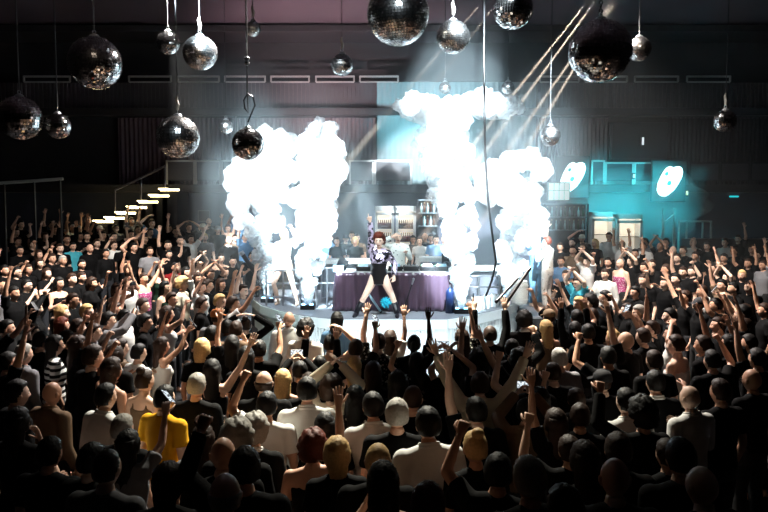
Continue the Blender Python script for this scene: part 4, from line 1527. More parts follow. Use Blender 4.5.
# sign box
p = at_y(559, 191.5, 19.3)
r = empty('sign_box', (p.x, 19.3, p.z), 0, 'pale rectangular light box under the left heart sign', 'sign')
MB().box((0, .08, 0), (.62, .14, .52), bev=.015).build('casing', M('sign_case', '9aa4a4', .5), r)
MB().box((0, .0, 0), (.56, .02, .46)).build('panel', M('sign_panel', 'cfdcd8', .4, emit=.55, ecol='d8efe8'), r)
for k in (-1, 0, 1): MB().box((k * .14, -.012, 0), (.012, .012, .46)).build('bar', M('sign_case'), r)
MB().box((0, -.012, .03), (.56, .012, .012)).build('bar', M('sign_case'), r)

# heart signs
def heart_sign(px, py, y, label, s=1.0):
    p = at_y(px, py, y)
    r = empty('heart_sign', (p.x, y, p.z), 0, label, 'sign')
    MB().box((0, .12, .02), (.98, .10, 1.18), bev=.02).build('backing_panel', M('sign_backing', '12262a', .5), r)
    k = 1 / 34.5
    # outline read clockwise: tip low left, two round lobes at the upper end
    O = [(-7.5, -14), (-10.5, -12), (-12, -8), (-11.3, -2), (-9, 4), (-6.5, 9), (-3.5, 13), (-.5, 14.6), (1.5, 14), (2.6, 12.8), (4.5, 14), (8, 14.6), (10.8, 13), (12, 9), (11, 4), (8, -2), (4, -8), (-.5, -12), (-4, -14.2)]
    vs = [(x * k * s, -.02, z * k * s) for x, z in O] + [(x * k * s, .05, z * k * s) for x, z in O]
    n = len(O)
    fs = [tuple(range(n)), tuple(reversed(range(n, 2 * n)))] + [(i, n + i, n + (i + 1) % n, (i + 1) % n) for i in range(n)]
    MB().add(vs, fs).build('lit_face', M('heart_light', 'f4ffff', .4, emit=2.6, ecol='dcffff'), r)
    for (a, b, q) in ((-3.7, 7.4, 1.7), (-1, -1.6, 2.1)):
        mb = MB(); mb.ball((a * k, -.025, b * k), (q * k, .02, q * k * 1.25), 12, 8, rot=Euler((0, .5, 0))); mb.build('teal_spot', M('heart_teal', '2aa4ae', .4, emit=.7, ecol='22a8b4'), r)
    return V((p.x, y, p.z))
H1 = heart_sign(573, 177.5, 19.75, 'glowing white heart sign with teal spots beside the right smoke plume')
H2 = heart_sign(670, 181.5, 19.75, 'glowing white heart sign with teal spots standing clear at the right')
# stand of two uprights, frame table, small lamps
def on(px, py, y): return at_y(px, py, y)
y = 19.0
r = empty('equipment_stand', (on(669, 220, y).x, y, 1.34), 0, 'pale stand of two uprights and a slanting brace under the heart sign', 'stand')
zt = on(669, 208, y).z - 1.34
for s in (-1, 1): MB().box((s * .15, 0, zt / 2), (.06, .06, zt)).build('post', M('stand_pale', 'b8c8c8', .4), r)
MB().tube((-.15, 0, zt - .42), (.15, 0, zt - .16), .025).build('brace', M('stand_pale'), r)
MB().box((0, 0, .04), (.5, .3, .05)).build('base', DSTEEL, r)
r = empty('metal_frame', (on(699, 221, y).x, y, 1.34), 0, 'open metal frame stand at the far right beside the bar', 'frame')
zt = on(699, 221.5, y).z - 1.34
for s in (-1, 1):
    for yy in (0, .5): MB().box((s * .33, yy, zt / 2), (.04, .04, zt)).build('post', M('stand_pale'), r)
for yy in (0, .5): MB().box((0, yy, zt), (.70, .04, .04)).build('rail', M('stand_pale'), r)
for s in (-1, 1): MB().box((s * .33, .25, zt), (.04, .5, .04)).build('rail', M('stand_pale'), r)
def lamp(px, py, y, h, label, em, col):
    p = on(px, py, y)
    o = MB().loft([((0, 0, -h / 2), .03, .03), ((0, 0, h / 2), .03, .03)], 10).build('wall_lamp', M('lamp_glow_' + label.split()[0], col, .4, emit=em, ecol=col)); o.location = p
    MB().box((0, .06, 0), (.10, .05, h + .08), bev=.01).build('bracket', DSTEEL, o)
    tag(o, label, 'lamp')
lamp(643, 141, 21.0, .22, 'upright small wall lamp on the dark panel', 1.2, 'cfd8dc')
lamp(634, 176, 20.0, .10, 'dim pale lamp clipped to the balcony railing', .9, 'd0f0f0')
lamp(687, 193, 19.9, .12, 'warm tiny lamp below the right heart sign', .8, 'f0d0a8')
o = MB().box(on(734, 196.5, 20.97), (.26, .06, .05), bev=.01).build('led_strip', M('strip_teal', '30c0c8', .4, emit=1.0, ecol='28c8d0'))
tag(o, 'short teal light strip at the far right in the dark', 'light strip')
p = on(204, 216, 20.4)
r = empty('picture', p, 0, 'small dim framed picture on the wall left of the smoke', 'picture')
MB().box((0, .02, 0), (.36, .04, .34), bev=.01).build('picture_frame', M('frame_grey', '5a5a60', .5), r)
MB().box((0, -.004, 0), (.30, .012, .28)).build('print', M('print_dim', '2c2a30', .6, var=.6, scale=8), r)
# bar counters: left behind crowd at far right
o = MB().box((bx(735, 18.9, 222), 18.9, 2.0), (2.6, .6, 1.1), bev=.03).build('bar_counter', M('bar_dark', '17161a', .4))
tag(o, 'dark bar counter at the far right behind the crowd', 'counter')

# ------------------------------------------------------------------ mirror balls
def mirror_mats():
    out = []
    for nm, rough in (('mirror_tile', .10), ('mirror_tile_frosted', .24)):
        m, nt, b = new_mat(nm)
        b.inputs['Metallic'].default_value = 1; b.inputs['Roughness'].default_value = rough
        geo = nt.nodes.new('ShaderNodeNewGeometry')
        wn = nt.nodes.new('ShaderNodeTexWhiteNoise'); wn.noise_dimensions = '1D'
        nt.links.new(geo.outputs['Random Per Island'], wn.inputs['W'])
        cr = nt.nodes.new('ShaderNodeValToRGB')
        cr.color_ramp.elements[0].color = (.45, .45, .46, 1); cr.color_ramp.elements[1].color = (.95, .95, .93, 1)
        nt.links.new(wn.outputs['Value'], cr.inputs[0]); nt.links.new(cr.outputs[0], b.inputs['Base Color'])
        out.append(m)
    return out
def ball_mesh(rings, seed):
    """unit ball: dark core and separate flat mirror tiles, each a little out of true"""
    rnd = random.Random(seed)
    mb = MB(); mb.ball((0, 0, 0), .985, 32, 20, mi=1)
    vs, fs = [], []
    for i in range(rings):
        t0, t1 = -PI / 2 + PI * i / rings, -PI / 2 + PI * (i + 1) / rings
        tm = (t0 + t1) / 2
        n = max(4, int(round(2 * rings * math.cos(tm))))
        for k in range(n):
            a0, a1 = 2 * PI * k / n, 2 * PI * (k + 1) / n
            g = .06
            q = []
            for (t, a) in ((lerp(t0, t1, g), lerp(a0, a1, g)), (lerp(t0, t1, g), lerp(a0, a1, 1 - g)), (lerp(t0, t1, 1 - g), lerp(a0, a1, 1 - g)), (lerp(t0, t1, 1 - g), lerp(a0, a1, g))):
                q.append(V((math.cos(t) * math.cos(a), math.cos(t) * math.sin(a), math.sin(t))) * 1.004)
            c = sum(q, V()) / 4
            ax = V((rnd.gauss(0, 1), rnd.gauss(0, 1), rnd.gauss(0, 1))).normalized()
            R = Matrix.Rotation(rnd.gauss(0, .06), 3, ax)
            o = len(vs); vs += [c + R @ (v - c) for v in q]; fs.append((o, o + 1, o + 2, o + 3))
    mb.add(vs, fs)
    return mb.mesh('mirror_ball')
MIR, MIRF = mirror_mats()
CORE = M('ball_core', '0a0a0b', .6)
BM = {n: ball_mesh(n, n) for n in (16, 24, 34)}
for me in BM.values(): me.materials.append(MIR); me.materials.append(CORE)
BALLS = [  # x, y, radius px, diameter m, label
 (95, 63, 26, .80, 'big mirror ball with a golden top at the upper left'),
 (20, 118, 21.5, .70, 'dark mirror ball at the left edge'),
 (58, 126, 12.5, .42, 'small dark mirror ball beside the one at the left edge'),
 (168, 43, 11.5, .40, 'small dark mirror ball right of the golden-topped one'),
 (200, 53, 17, .55, 'pale mirror ball with a knotted hook, left of the tiny top ball'),
 (178, 137, 21, .65, 'silver mirror ball above the lit stair top'),
 (253, 29, 7.5, .28, 'tiny golden mirror ball near the top edge, under a white tie'),
 (226, 127, 7, .30, 'tiny pale mirror ball left of the dark one on a looped cable'),
 (248, 144, 16, .52, 'dark mirror ball on a looped cable before the left smoke'),
 (342, 65, 11, .40, 'lone small silver mirror ball above the left smoke column'),
 (398, 14, 31, .90, 'biggest silver mirror ball, cut by the top edge at the centre'),
 (453, 37, 16.5, .52, 'golden mirror ball hung right of the biggest silver one'),
 (513, 9, 20, .62, 'dark mirror ball cut by the top edge, right of the black cable'),
 (445, 88, 6, .28, 'tiny mirror ball before the bright cloud, left of the black cable'),
 (508, 88, 6.5, .28, 'tiny mirror ball below the dark ball at the top edge'),
 (550, 136, 10.5, .40, 'pale mirror ball above the right smoke plume'),
 (600, 51, 31, .85, 'biggest black mirror ball on a chain, upper right'),
 (639, 49, 12, .42, 'pale mirror ball half behind the biggest black one'),
 (725, 121, 11, .40, 'lone mirror ball at the far right in the dark'),
]
PALE = (200, 178, 253, 226, 342, 398, 453, 445, 508, 550, 639)
for i, (px, py, rp, dia, lab) in enumerate(BALLS):
    d = F_PX * dia / (2 * rp)
    p = at(px, py, d)
    r = empty('mirror_ball', p, 0, lab, 'mirror ball', 'mirror balls hung from the ceiling')
    R = dia / 2
    o = bpy.data.objects.new('mirrored_sphere', BM[34 if rp > 24 else 24 if rp > 11 else 16]); COL.objects.link(o)
    o.material_slots[0].link = 'OBJECT'; o.material_slots[0].material = MIRF if px in PALE else MIR
    o.parent = r; o.scale = (R, R, R); o.rotation_euler = (random.uniform(-.12, .12), random.uniform(-.12, .12), random.uniform(0, 6))
    mb = MB(); mb.loft([((0, 0, R * .97), .05 + R * .08, .05 + R * .08), ((0, 0, R * 1.03 + .01), .04 + R * .06, .04 + R * .06), ((0, 0, R * 1.03 + .03), .02, .02)], 16); mb.build('cap', STEEL, r)
    MB().torus((0, 0, R * 1.03 + .055), .026, .006, Euler((PI / 2, 0, i)), 14, 6).build('hanging_ring', STEEL, r)
    L = RZ - p.z
    z0 = R * 1.03 + .075
    if L > z0 + .05:
        if px == 248:
            pts = [(0, 0, z0), (.05, 0, z0 + .12), (.12, 0, z0 + .28), (.09, 0, z0 + .42), (.0, 0, z0 + .46), (-.06, 0, z0 + .36), (-.04, 0, z0 + .22), (.01, 0, z0 + .16), (.0, 0, z0 + .5), (0, 0, z0 + .9), (0, 0, L)]
            MB().chain(pts, .014, 6).build('cable', BLACK, r)
            for q in (.95, 1.02): MB().ball((0, 0, z0 + q), (.05, .05, .035), 10, 6).build('knot', BLACK, r)
        elif px in (398, 600):
            mb = MB()
            n = int((L - z0) / .055)
            for k in range(n): mb.torus((0, 0, z0 + .0275 + k * .055), .024, .007, Euler((PI / 2, 0, (k % 2) * PI / 2)), 10, 5)
            mb.build('chain', DSTEEL, r)
        else:
            MB().tube((0, 0, z0), (0, 0, L), .007 if rp < 12 else .010, n=6).build('cable', M('cable_grey', '3a3a3c', .5), r)
            if px in (200, 253, 342, 453, 178, 725): MB().chain([(0, 0, z0), (.01, 0, z0 + .08), (-.012, 0, z0 + .16), (0, 0, z0 + .22)], [.02, .03, .026, .012], 8).build('tie', M('tie_white', '8a867e', .7), r)
# black cable hanging over the stage
pts = [at(484, -14, 13.2), at(484, 60, 13.2), at(485, 150, 13.2), at(488, 200, 13.2), at(493, 240, 13.2), at(496, 262, 13.25), at(492, 280, 13.4), at(486, 296, 13.5)]
pts[0].z = RZ
o = MB().chain(pts, .022, 8).build('hanging_cable', BLACK, smooth=True)
tag(o, 'thick black cable hanging from the ceiling to the stage between two smoke plumes', 'cable')

# ------------------------------------------------------------------ smoke
def smoke_mat():
    m = bpy.data.materials.new('smoke'); m.use_nodes = True
    nt = m.node_tree; nt.nodes.clear()
    out = nt.nodes.new('ShaderNodeOutputMaterial')
    df = nt.nodes.new('ShaderNodeBsdfDiffuse'); df.inputs['Color'].default_value = (.93, .95, .96, 1)
    tl = nt.nodes.new('ShaderNodeBsdfTranslucent'); tl.inputs['Color'].default_value = (.93, .95, .96, 1)
    tr = nt.nodes.new('ShaderNodeBsdfTransparent')
    m1 = nt.nodes.new('ShaderNodeMixShader'); m1.inputs[0].default_value = .5
    m2 = nt.nodes.new('ShaderNodeMixShader')
    tc = nt.nodes.new('ShaderNodeTexCoord'); nz = nt.nodes.new('ShaderNodeTexNoise'); nz.inputs['Scale'].default_value = 3.5; nz.inputs['Detail'].default_value = 5
    mr = nt.nodes.new('ShaderNodeMapRange'); mr.inputs['From Min'].default_value = .3; mr.inputs['From Max'].default_value = .7
    mr.inputs['To Min'].default_value = .16; mr.inputs['To Max'].default_value = .58
    L = nt.links.new
    L(tc.outputs['Object'], nz.inputs['Vector']); L(nz.outputs['Fac'], mr.inputs['Value'])
    L(df.outputs[0], m1.inputs[1]); L(tl.outputs[0], m1.inputs[2])
    L(mr.outputs[0], m2.inputs[0]); L(tr.outputs[0], m2.inputs[1]); L(m1.outputs[0], m2.inputs[2])
    L(m2.outputs[0], out.inputs['Surface'])
    return m
SMOKE = smoke_mat()
def ico(sub):
    bm = bmesh.new(); bmesh.ops.create_icosphere(bm, subdivisions=sub, radius=1)
    bm.verts.index_update()
    r = ([v.co.copy() for v in bm.verts], [[v.index for v in f.verts] for f in bm.faces]); bm.free(); return r
ICO = ico(3)
def plume(path, d, label, seed, dens=1.0):
    """puffs of smoke along a path of (x, y, radius) in the photo's scale, at stage depth"""
    rnd = random.Random(seed)
    mb = MB()
    k = d / F_PX
    for (x0, y0_, r0), (x1, y1_, r1) in zip(path, path[1:]):
        seg = math.hypot(x1 - x0, y1_ - y0_)
        n = max(2, int(dens * 3.6 * seg / (min(r0, r1) * .30 + 1)))
        for j in range(n):
            t = (j + rnd.random()) / n
            R = lerp(r0, r1, t)
            pr = R * rnd.uniform(.26, .50) if R > 9 else R * rnd.uniform(.8, 1.0)
            a = rnd.uniform(0, 2 * PI); q = (R * 1.08 - pr * .7) * rnd.random() ** .42 if R > 9 else 0
            c = at(lerp(x0, x1, t) + q * math.cos(a), lerp(y0_, y1_, t) + rnd.uniform(-.2, .2) * R, d)
            c = c + V((0, q * math.sin(a) * k, 0))
            pr *= k
            sd = V((rnd.uniform(0, 99), 0, 0))
            vs = []
            for v in ICO[0]:
                h = noise.noise(v * 1.6 + sd) * .30 + abs(noise.noise(v * 3.6 + sd)) * .34 + abs(noise.noise(v * 8 + sd)) * .12
                vs.append(c + v * pr * (.82 + h) * (V((1, 1, 1)).length / 1.732))
            mb.add(vs, ICO[1])
    o = mb.build('smoke_plume', SMOKE, smooth=True, fix=False)
    tag(o, label, 'smoke', 'white smoke plumes over the stage')
    return o
plume([(268, 297, 3), (268, 282, 7), (264, 265, 12), (260, 240, 17), (258, 215, 25), (261, 190, 36), (263, 165, 36), (272, 145, 28), (268, 136, 20)], 15.8, 'leftmost white smoke plume, widest near its ragged left side', 1)
plume([(308, 304, 3), (308, 288, 8), (310, 268, 14), (311, 240, 20), (314, 212, 27), (316, 182, 33), (322, 155, 28), (324, 135, 22), (326, 124, 15)], 14.75, 'tall white smoke plume left of the DJ table', 2)
plume([(461, 308, 3), (461, 292, 7), (461, 270, 13), (461, 240, 20), (459, 210, 24), (454, 185, 30), (445, 165, 36), (440, 145, 38), (438, 125, 36), (440, 112, 28)], 14.2, 'tall white smoke plume right of the DJ table, spreading to the left', 3)
plume([(406, 108, 22), (425, 106, 25), (450, 108, 26), (480, 106, 25), (508, 107, 20)], 15.6, 'wide bright smoke cloud high above the DJ table', 4, 1.6)
plume([(508, 296, 3), (509, 282, 8), (512, 265, 16), (515, 240, 26), (517, 212, 33), (516, 188, 38), (517, 168, 34), (518, 154, 22)], 16.1, 'rightmost white smoke plume beside the heart sign', 5)
# ------------------------------------------------------------------ performers
def performer(J, px, py, d, fz, yaw, scale, label, skin, hairk, hairc, garments, drop=0.0):
    """garments: (name, MB, material)"""
    js = {'b': (body_parts(J), .014, 5)}
    for i, (n, mb, m) in enumerate(garments): js[i] = (mb, .012, 3)
    R = pending_remesh(js)
    me = finish_body(R['b'], J); me.name = 'performer_body'
    for m in (skin_mat(skin), DARK, LIP, EYEW): me.materials.append(m)
    o = bpy.data.objects.new('person', me); COL.objects.link(o)
    h = at(px, py, d)
    o.scale = (scale,) * 3; o.rotation_euler = (0, 0, yaw)
    o.location = (h.x + math.sin(yaw) * .02, h.y - math.cos(yaw) * .02, fz - drop * scale)
    tag(o, label, 'person', 'performers on the stage')
    for i, (n, mb, m) in enumerate(garments):
        g = R[i]; g.name = n; g.materials.append(m); g.polygons.foreach_set('use_smooth', [True] * len(g.polygons))
        q = bpy.data.objects.new(n, g); COL.objects.link(q); q.parent = o
    if hairk: child('hair', HAIRM[hairk], o, hair_mat(hairc), J['head'])
    return o

def sequin():
    m, nt, b = new_mat('sequins')
    tc = nt.nodes.new('ShaderNodeTexCoord'); vo = nt.nodes.new('ShaderNodeTexVoronoi'); vo.inputs['Scale'].default_value = 22
    cr = nt.nodes.new('ShaderNodeValToRGB')
    for e, c, p in ((0, '120c16', .38), (1, 'cbbcd2', .74)): cr.color_ramp.elements[e].color = srgb(c); cr.color_ramp.elements[e].position = p
    sp = nt.nodes.new('ShaderNodeSeparateColor')
    nt.links.new(tc.outputs['Object'], vo.inputs['Vector']); nt.links.new(vo.outputs['Color'], sp.inputs[0]); nt.links.new(sp.outputs[0], cr.inputs[0])
    nt.links.new(cr.outputs[0], b.inputs['Base Color']); b.inputs['Metallic'].default_value = .35; b.inputs['Roughness'].default_value = .3
    return m
SEQ = sequin()
def spots(name, base, dark, scale, thr):
    m, nt, b = new_mat(name)
    tc = nt.nodes.new('ShaderNodeTexCoord'); vo = nt.nodes.new('ShaderNodeTexVoronoi'); vo.inputs['Scale'].default_value = scale
    cr = nt.nodes.new('ShaderNodeValToRGB'); cr.color_ramp.interpolation = 'CONSTANT'
    cr.color_ramp.elements[0].color = srgb(dark); cr.color_ramp.elements[1].color = srgb(base); cr.color_ramp.elements[1].position = thr
    nt.links.new(tc.outputs['Object'], vo.inputs['Vector']); nt.links.new(vo.outputs['Distance'], cr.inputs[0]); nt.links.new(cr.outputs[0], b.inputs['Base Color'])
    b.inputs['Roughness'].default_value = .7
    return m
LEO = spots('leopard_print', 'e6dccb', '5a4630', 17, .30)
WHITEP = spots('white_print', 'e4e8e0', '6a7468', 12, .22)

def boot(J, s, h0=.30):
    mb = MB()
    hp, kn, an = J['leg%d' % s]
    mb.chain([kn.lerp(an, h0), an], [.066, .052], 12)
    mb.chain([an + V((0, -.03, -.03)), an + V((s * .01, .08, -.035)), an + V((s * .02, .16, -.05))], [.046, .046, .03], 10, round_ends=True)
    return mb

# the dancer: wide stance, one arm pointing straight up
J = joints('f', 'd', 'i')
for s in (-1, 1): J['leg%d' % s] = (V((s * .09, 0, .90)), V((s * .27, .10, .56)), V((s * (.44 if s > 0 else .34), .0, .25)))
J[1] = (V((.15, -.005, 1.43)), V((.155, .03, 1.72)), V((.165, .04, 1.98)), 'point', 'i')
J[-1] = (V((-.165, -.005, 1.385)), V((-.30, .06, 1.18)), V((-.30, .18, .97)), 'relax', 'f')
leo = MB()
R_ = torso_rings(True, .014)
leo.loft([(V(c), a, b) for c, a, b in R_ if c[2] < 1.30])
leo.chain([V((0, 0, .86)), V((0, 0, .77))], [.10, .055], 12)
for s in (-1, 1): leo.ball((s * .06, -.05, .87), (.085, .09, .075))
jk = MB()
jk.loft([(V(c), a + .008, b + .008) for c, a, b in torso_rings(True, .020) if 1.15 < c[2]])
for s in (-1, 1):
    limb(jk, J, s, .022, 1.0, .93)
    jk.ball(V((s * .068, .096, 1.255)), (.066, .056, .062))
    jk.chain([V((s * .02, -.015, 1.435)), J[s][0] + V((-s * .03, -.01, .005))], [.066, .07], 12)
DANCER = performer(J, 379, 243, 13.62, STAGE_Z, PI - .12, 1.04, 'dancer in black leotard and sequin jacket, arm pointing up, legs wide', 2, 'a', 'r',
          [('leotard', leo, M('leotard_black', '0b0a0d', .35)), ('sequin_jacket', jk, SEQ), ('boot', boot(J, -1, .25), M('boot_dark', '141018', .3)), ('boot', boot(J, 1, .25), M('boot_dark'))], .18)

# DJ behind the table, one hand at the brow
J = joints('m', 'f', 'h')
J[1] = (V((.19, -.005, 1.40)), V((.38, .06, 1.50)), V((.16, .13, 1.62)), 'flat', 'm')
jw = top_parts(J, 'L')
performer(J, 398, 238, 15.15, STAGE_Z, PI + .08, .93, 'DJ in white printed jacket behind the table, hand at the brow', 0, 's', 'g',
          [('jacket', jw, WHITEP), ('trousers', trouser_parts(J), M('denim_2', '0c0c0d', .85))])
# leopard print performer between the left smoke jets
J = joints('f', 'b', 'd')
J['leg1'] = (V((.09, 0, .90)), V((.20, .16, .54)), V((.16, -.02, .13))); J['leg-1'] = (V((-.09, 0, .90)), V((-.22, .14, .54)), V((-.30, .02, .13)))
performer(J, 284, 236, 15.3, STAGE_Z, PI - .2, 1.0, 'performer in leopard print with bare legs between the two left smoke plumes', 2, 'l', 'y',
          [('leopard_top', top_parts(J, 'L'), LEO), ('shorts', (lambda mb: (mb.loft([(V(c), a, b) for c, a, b in torso_rings(True, .014) if c[2] < 1.02]), mb)[1])(MB()), M('shorts_cream', 'd0c4b4', .7))], .06)
# performer at stage right
J = joints('m', 'm', 'f')
performer(J, 547, 243, 15.5, 1.135, .95, .93, 'performer in pale striped shirt on the riser at stage right, hand at the face', 0, 's', 'r',
          [('shirt', top_parts(J, 'L'), spots('pale_stripe', 'e2ded2', '8a8078', 9, .2)), ('trousers', trouser_parts(J), spots('pale_trousers', 'c8c2ba', '7a706a', 14, .2))])
J = joints('m', 'u', 'b')
performer(J, 537, 252, 15.9, 1.135, PI + .3, .93, 'pale performer half inside the right smoke plume, arms raised', 2, 's', 'y',
          [('top', top_parts(J, 'T'), top_mat('b')), ('trousers', trouser_parts(J), M('denim_pale', '5f86a0', .8))])

# teal pompom lifted before the dancer
p = at(386, 301.5, 13.45)
mb = MB()
rnd = random.Random(3)
for k in range(90):
    a, t = rnd.uniform(0, 2 * PI), math.asin(rnd.uniform(-1, 1))
    dv = V((math.cos(t) * math.cos(a), math.cos(t) * math.sin(a), math.sin(t)))
    mb.chain([dv * .02, dv * .07 + V((0, 0, -.005)), dv * .115 + V((0, 0, -.02))], [.006, .010, .004], 4)
mb.ball((0, 0, 0), .06, 12, 8)
o = mb.build('pompom', M('pompom_teal', '1fb6cc', .5, var=.5, scale=40)); o.location = p
tag(o, 'shaggy teal pompom at the dancer\'s feet', 'pompom')
MB().chain([(0, 0, -.04), (.02, -.02, -.17)], .016, 8).build('handle', BLACK, o)
# ------------------------------------------------------------------ camera, lamps, haze
cam = bpy.data.cameras.new('camera'); co = bpy.data.objects.new('camera', cam); COL.objects.link(co)
co.location = CAM; co.rotation_euler = (PI / 2 - PITCH, 0, 0)
cam.sensor_width = 36; cam.lens = 36 * F_PX / 768; cam.clip_end = 100
S.camera = co
w = bpy.data.worlds.new('hall_dark'); S.world = w; w.use_nodes = True
w.node_tree.nodes['Background'].inputs[0].default_value = (0, 0, 0, 1)

def spot(loc, target, power, angle, col=(1, 1, 1), blend=.5, r=.08):
    l = bpy.data.lights.new('spot_lamp', 'SPOT'); l.energy = power; l.spot_size = math.radians(angle); l.spot_blend = blend
    l.color = col; l.shadow_soft_size = r
    o = bpy.data.objects.new('spot_lamp', l); COL.objects.link(o)
    o.location = loc; o.rotation_euler = (V(target) - V(loc)).to_track_quat('-Z', 'Y').to_euler()
    return o
def area(loc, target, power, sx, sy, col=(1, 1, 1), spread=180):
    l = bpy.data.lights.new('wash_lamp', 'AREA'); l.energy = power; l.shape = 'RECTANGLE'; l.size = sx; l.size_y = sy; l.color = col; l.spread = math.radians(spread)
    o = bpy.data.objects.new('wash_lamp', l); COL.objects.link(o)
    o.location = loc; o.rotation_euler = (V(target) - V(loc)).to_track_quat('-Z', 'Y').to_euler()
    return o
COOL, WARM, TEAL = (.80, .93, 1), (1, .80, .62), (.05, .72, .85)
# jet lamps shooting up the smoke
for j in JETS:
    spot(j + V((0, -.10, 0)), j + V((0, 0, 3)), 5200, 34, (.50, .80, 1))
# unseen front lamps added to whiten the plumes: upper part, then base
PL = [(262, 190, 15.8), (320, 185, 14.75), (452, 185, 14.2), (516, 195, 16.1), (452, 105, 15.6)]
for px, py, d in PL:
    t = at(px, py, d)
    spot((t.x * 1.1, 8.8, 8.2), t, 40000, 20, COOL, .6)
    if py > 120:
        t2 = at(px, 255, d) if px not in (262, 452) else at({262: 267, 452: 460}[px], 255, d)
        spot((t2.x * 1.05, 9.0, 8.2), t2, 44000, 11, (.68, .88, 1), .5)
for x in (-1.6, 1.6): spot((x, 9.4, 8.2), (x * .5, 14.4, 1.6), 3200, 30, COOL)  # added pair that brightens the DJ table and dancer
# lamps added over the stage front to brighten side crowds and rim heads
spot((-3.4, 12.4, 7.6), (-6.0, 14.2, 1.5), 9500, 66, (1, .93, .86), 1)
spot((-1.6, 13.0, 7.6), (-4.6, 9.6, 1.5), 7500, 60, (1, .92, .86), .9)
spot((3.4, 12.4, 7.6), (5.8, 13.8, 1.5), 6500, 66, (1, .90, .82), 1)
spot((1.6, 13.0, 7.6), (4.4, 9.6, 1.5), 6000, 60, (1, .88, .80), .9)
# truss over the floor: tops and backs of the near crowd
spot((0, 11.6, 8.2), (0, 8.4, 1.6), 19000, 50, (1, .94, .78), .9)
# pit lamps onto the stage front
area((.1, 12.2, .25), (.1, 14.0, .8), 70, 4.2, .12, COOL)
area((-3.3, 13.2, .25), (-2.2, 15.0, .9), 45, 1.6, .12, COOL)
area((3.0, 13.0, .25), (2.2, 15.0, .9), 40, 1.4, .12, COOL)
# teal wash on the back wall
spot((5.4, 18.2, 4.6), (6.6, 20.3, 3.5), 900, 80, TEAL, .9)
spot((8.4, 18.2, 4.4), (7.6, 20.3, 3.4), 480, 80, TEAL, .9)
spot((6.6, 19.6, 2.9), (6.8, 20.6, 6.0), 90, 110, TEAL, .9)
spot((1.0, 18.8, 4.3), (1.2, 21.4, 6.6), 900, 80, (.25, .85, 1), .9)  # added lamp, stands in for the cloud's cyan glow on the backdrop
# plum light on the ceiling
spot((-2.0, 17.8, 4.4), (-1.5, 20.2, 8.5), 1600, 100, (1, .72, .76), .9)
# narrow beams from the ceiling at the upper right, passing behind the smoke
def beam(p0, p1, pw, ang):
    """a moving-head lamp under the ceiling whose beam passes the two pixels"""
    k = (p1[1] - p0[1]) / (p1[0] - p0[0])
    dd = 17.4
    ztop = RZ - .12
    ys = CY + 0
    lo, hi = -60.0, 40.0
    for _ in range(40):
        m_ = (lo + hi) / 2
        if at(p0[0] + (m_ - p0[1]) / k, m_, dd).z > ztop: lo = m_
        else: hi = m_
    a_ = at(p0[0] + (hi - p0[1]) / k, hi, dd)
    spot(a_, at(p1[0], p1[1], dd - .3), pw, ang, (1, .78, .60), .25, .02)
for p0, p1 in (((580, 11), (517, 90)), ((580, 22), (528, 93)), ((569, 63), (517, 137)), ((569, 77), (533, 137))): beam(p0, p1, 1500000, 1.5)
for p0, p1 in (((495, 5), (443, 74)), ((481, 3), (465, 22))): beam(p0, p1, 220000, 1.7)
# unseen pin spots, added to brighten chosen mirror balls
for (px, py, rp, dia, lab) in BALLS:
    if px in (200, 253, 453, 95, 342, 398, 550, 639, 178):
        p = at(px, py, F_PX * dia / (2 * rp))
        spot((p.x * .55, 4.5, 8.4), p, 900, 2.6 * math.degrees(dia / (p - V((p.x * .55, 4.5, 8.4))).length) / 2, WARM if px in (200, 253, 453, 95, 639) else COOL, .4)
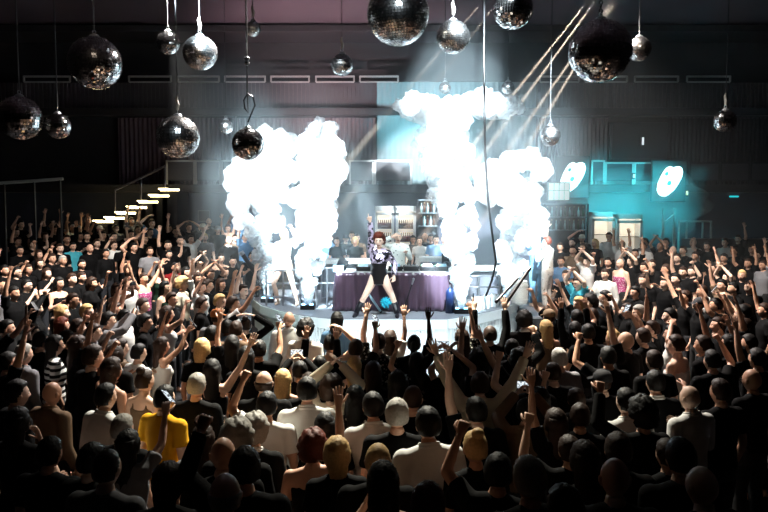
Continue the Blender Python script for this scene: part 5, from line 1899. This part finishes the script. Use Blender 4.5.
# haze over the stage
def haze(name, lo, hi, dens, col, aniso, label):
    c = (V(lo) + V(hi)) / 2; s = V(hi) - V(lo)
    m = bpy.data.materials.new(name + '_volume'); m.use_nodes = True; nt = m.node_tree; nt.nodes.clear()
    out = nt.nodes.new('ShaderNodeOutputMaterial'); v = nt.nodes.new('ShaderNodeVolumeScatter')
    v.inputs['Color'].default_value = col; v.inputs['Density'].default_value = dens; v.inputs['Anisotropy'].default_value = aniso
    nt.links.new(v.outputs[0], out.inputs['Volume'])
    o = MB().box(c, s).build(name, m)
    tag(o, label, 'haze', kind='stuff'); return o
haze('haze', (-4.0, 13.2, 1.3), (8.6, 20.6, RZ - .05), .008, (.9, .96, 1, 1), .2, 'thin lit haze hanging over the stage and the bar')

def blob_haze(name, c, r, dens, col, label, seed):
    m = bpy.data.materials.new(name + '_volume'); m.use_nodes = True; nt = m.node_tree; nt.nodes.clear()
    out = nt.nodes.new('ShaderNodeOutputMaterial'); v = nt.nodes.new('ShaderNodeVolumeScatter')
    v.inputs['Color'].default_value = col; v.inputs['Density'].default_value = dens
    nt.links.new(v.outputs[0], out.inputs['Volume'])
    vs = []
    I4 = ico(4)
    for q in I4[0]:
        k = 1 + .30 * noise.noise(q * 1.3 + V((seed, 0, 0))) + .2 * noise.noise(q * 3 + V((seed, 0, 0)))
        vs.append((c[0] + q.x * r[0] * k, c[1] + q.y * r[1] * k, c[2] + q.z * r[2] * k))
    o = MB().add(vs, I4[1]).build(name, m, smooth=True)
    tag(o, label, 'haze', kind='stuff')
for px, py, d, rx, rz, nm, q in ((290, 190, 15.4, 2.1, 2.6, 'thin mist added as a halo around the two left smoke plumes', 1.3), (472, 175, 15.2, 2.4, 2.9, 'thin mist added as a halo around the two right smoke plumes', 8.1)):
    c = at(px, py, d)
    blob_haze('halo_mist', tuple(c), (rx, 1.5, rz), .036, (.75, .93, 1, 1), nm, q)  # volume added for the soft glow round the plumes
c = at_y(632, 205, 20.2)
blob_haze('teal_haze', (c.x, 20.15, c.z), (2.1, .8, 1.05), .55, (.8, .95, 1, 1), 'cloud of teal-lit haze between the two heart signs', 3.7)
S.view_settings.view_transform = 'Standard'; S.view_settings.look = 'None'; S.view_settings.gamma = 1; S.view_settings.exposure = 0
S.view_settings.use_curve_mapping = False
cy = S.cycles
cy.max_bounces = 8; cy.transparent_max_bounces = 40; cy.diffuse_bounces = 4; cy.glossy_bounces = 3; cy.volume_bounces = 1
cy.use_denoising = True; cy.sample_clamp_indirect = 6
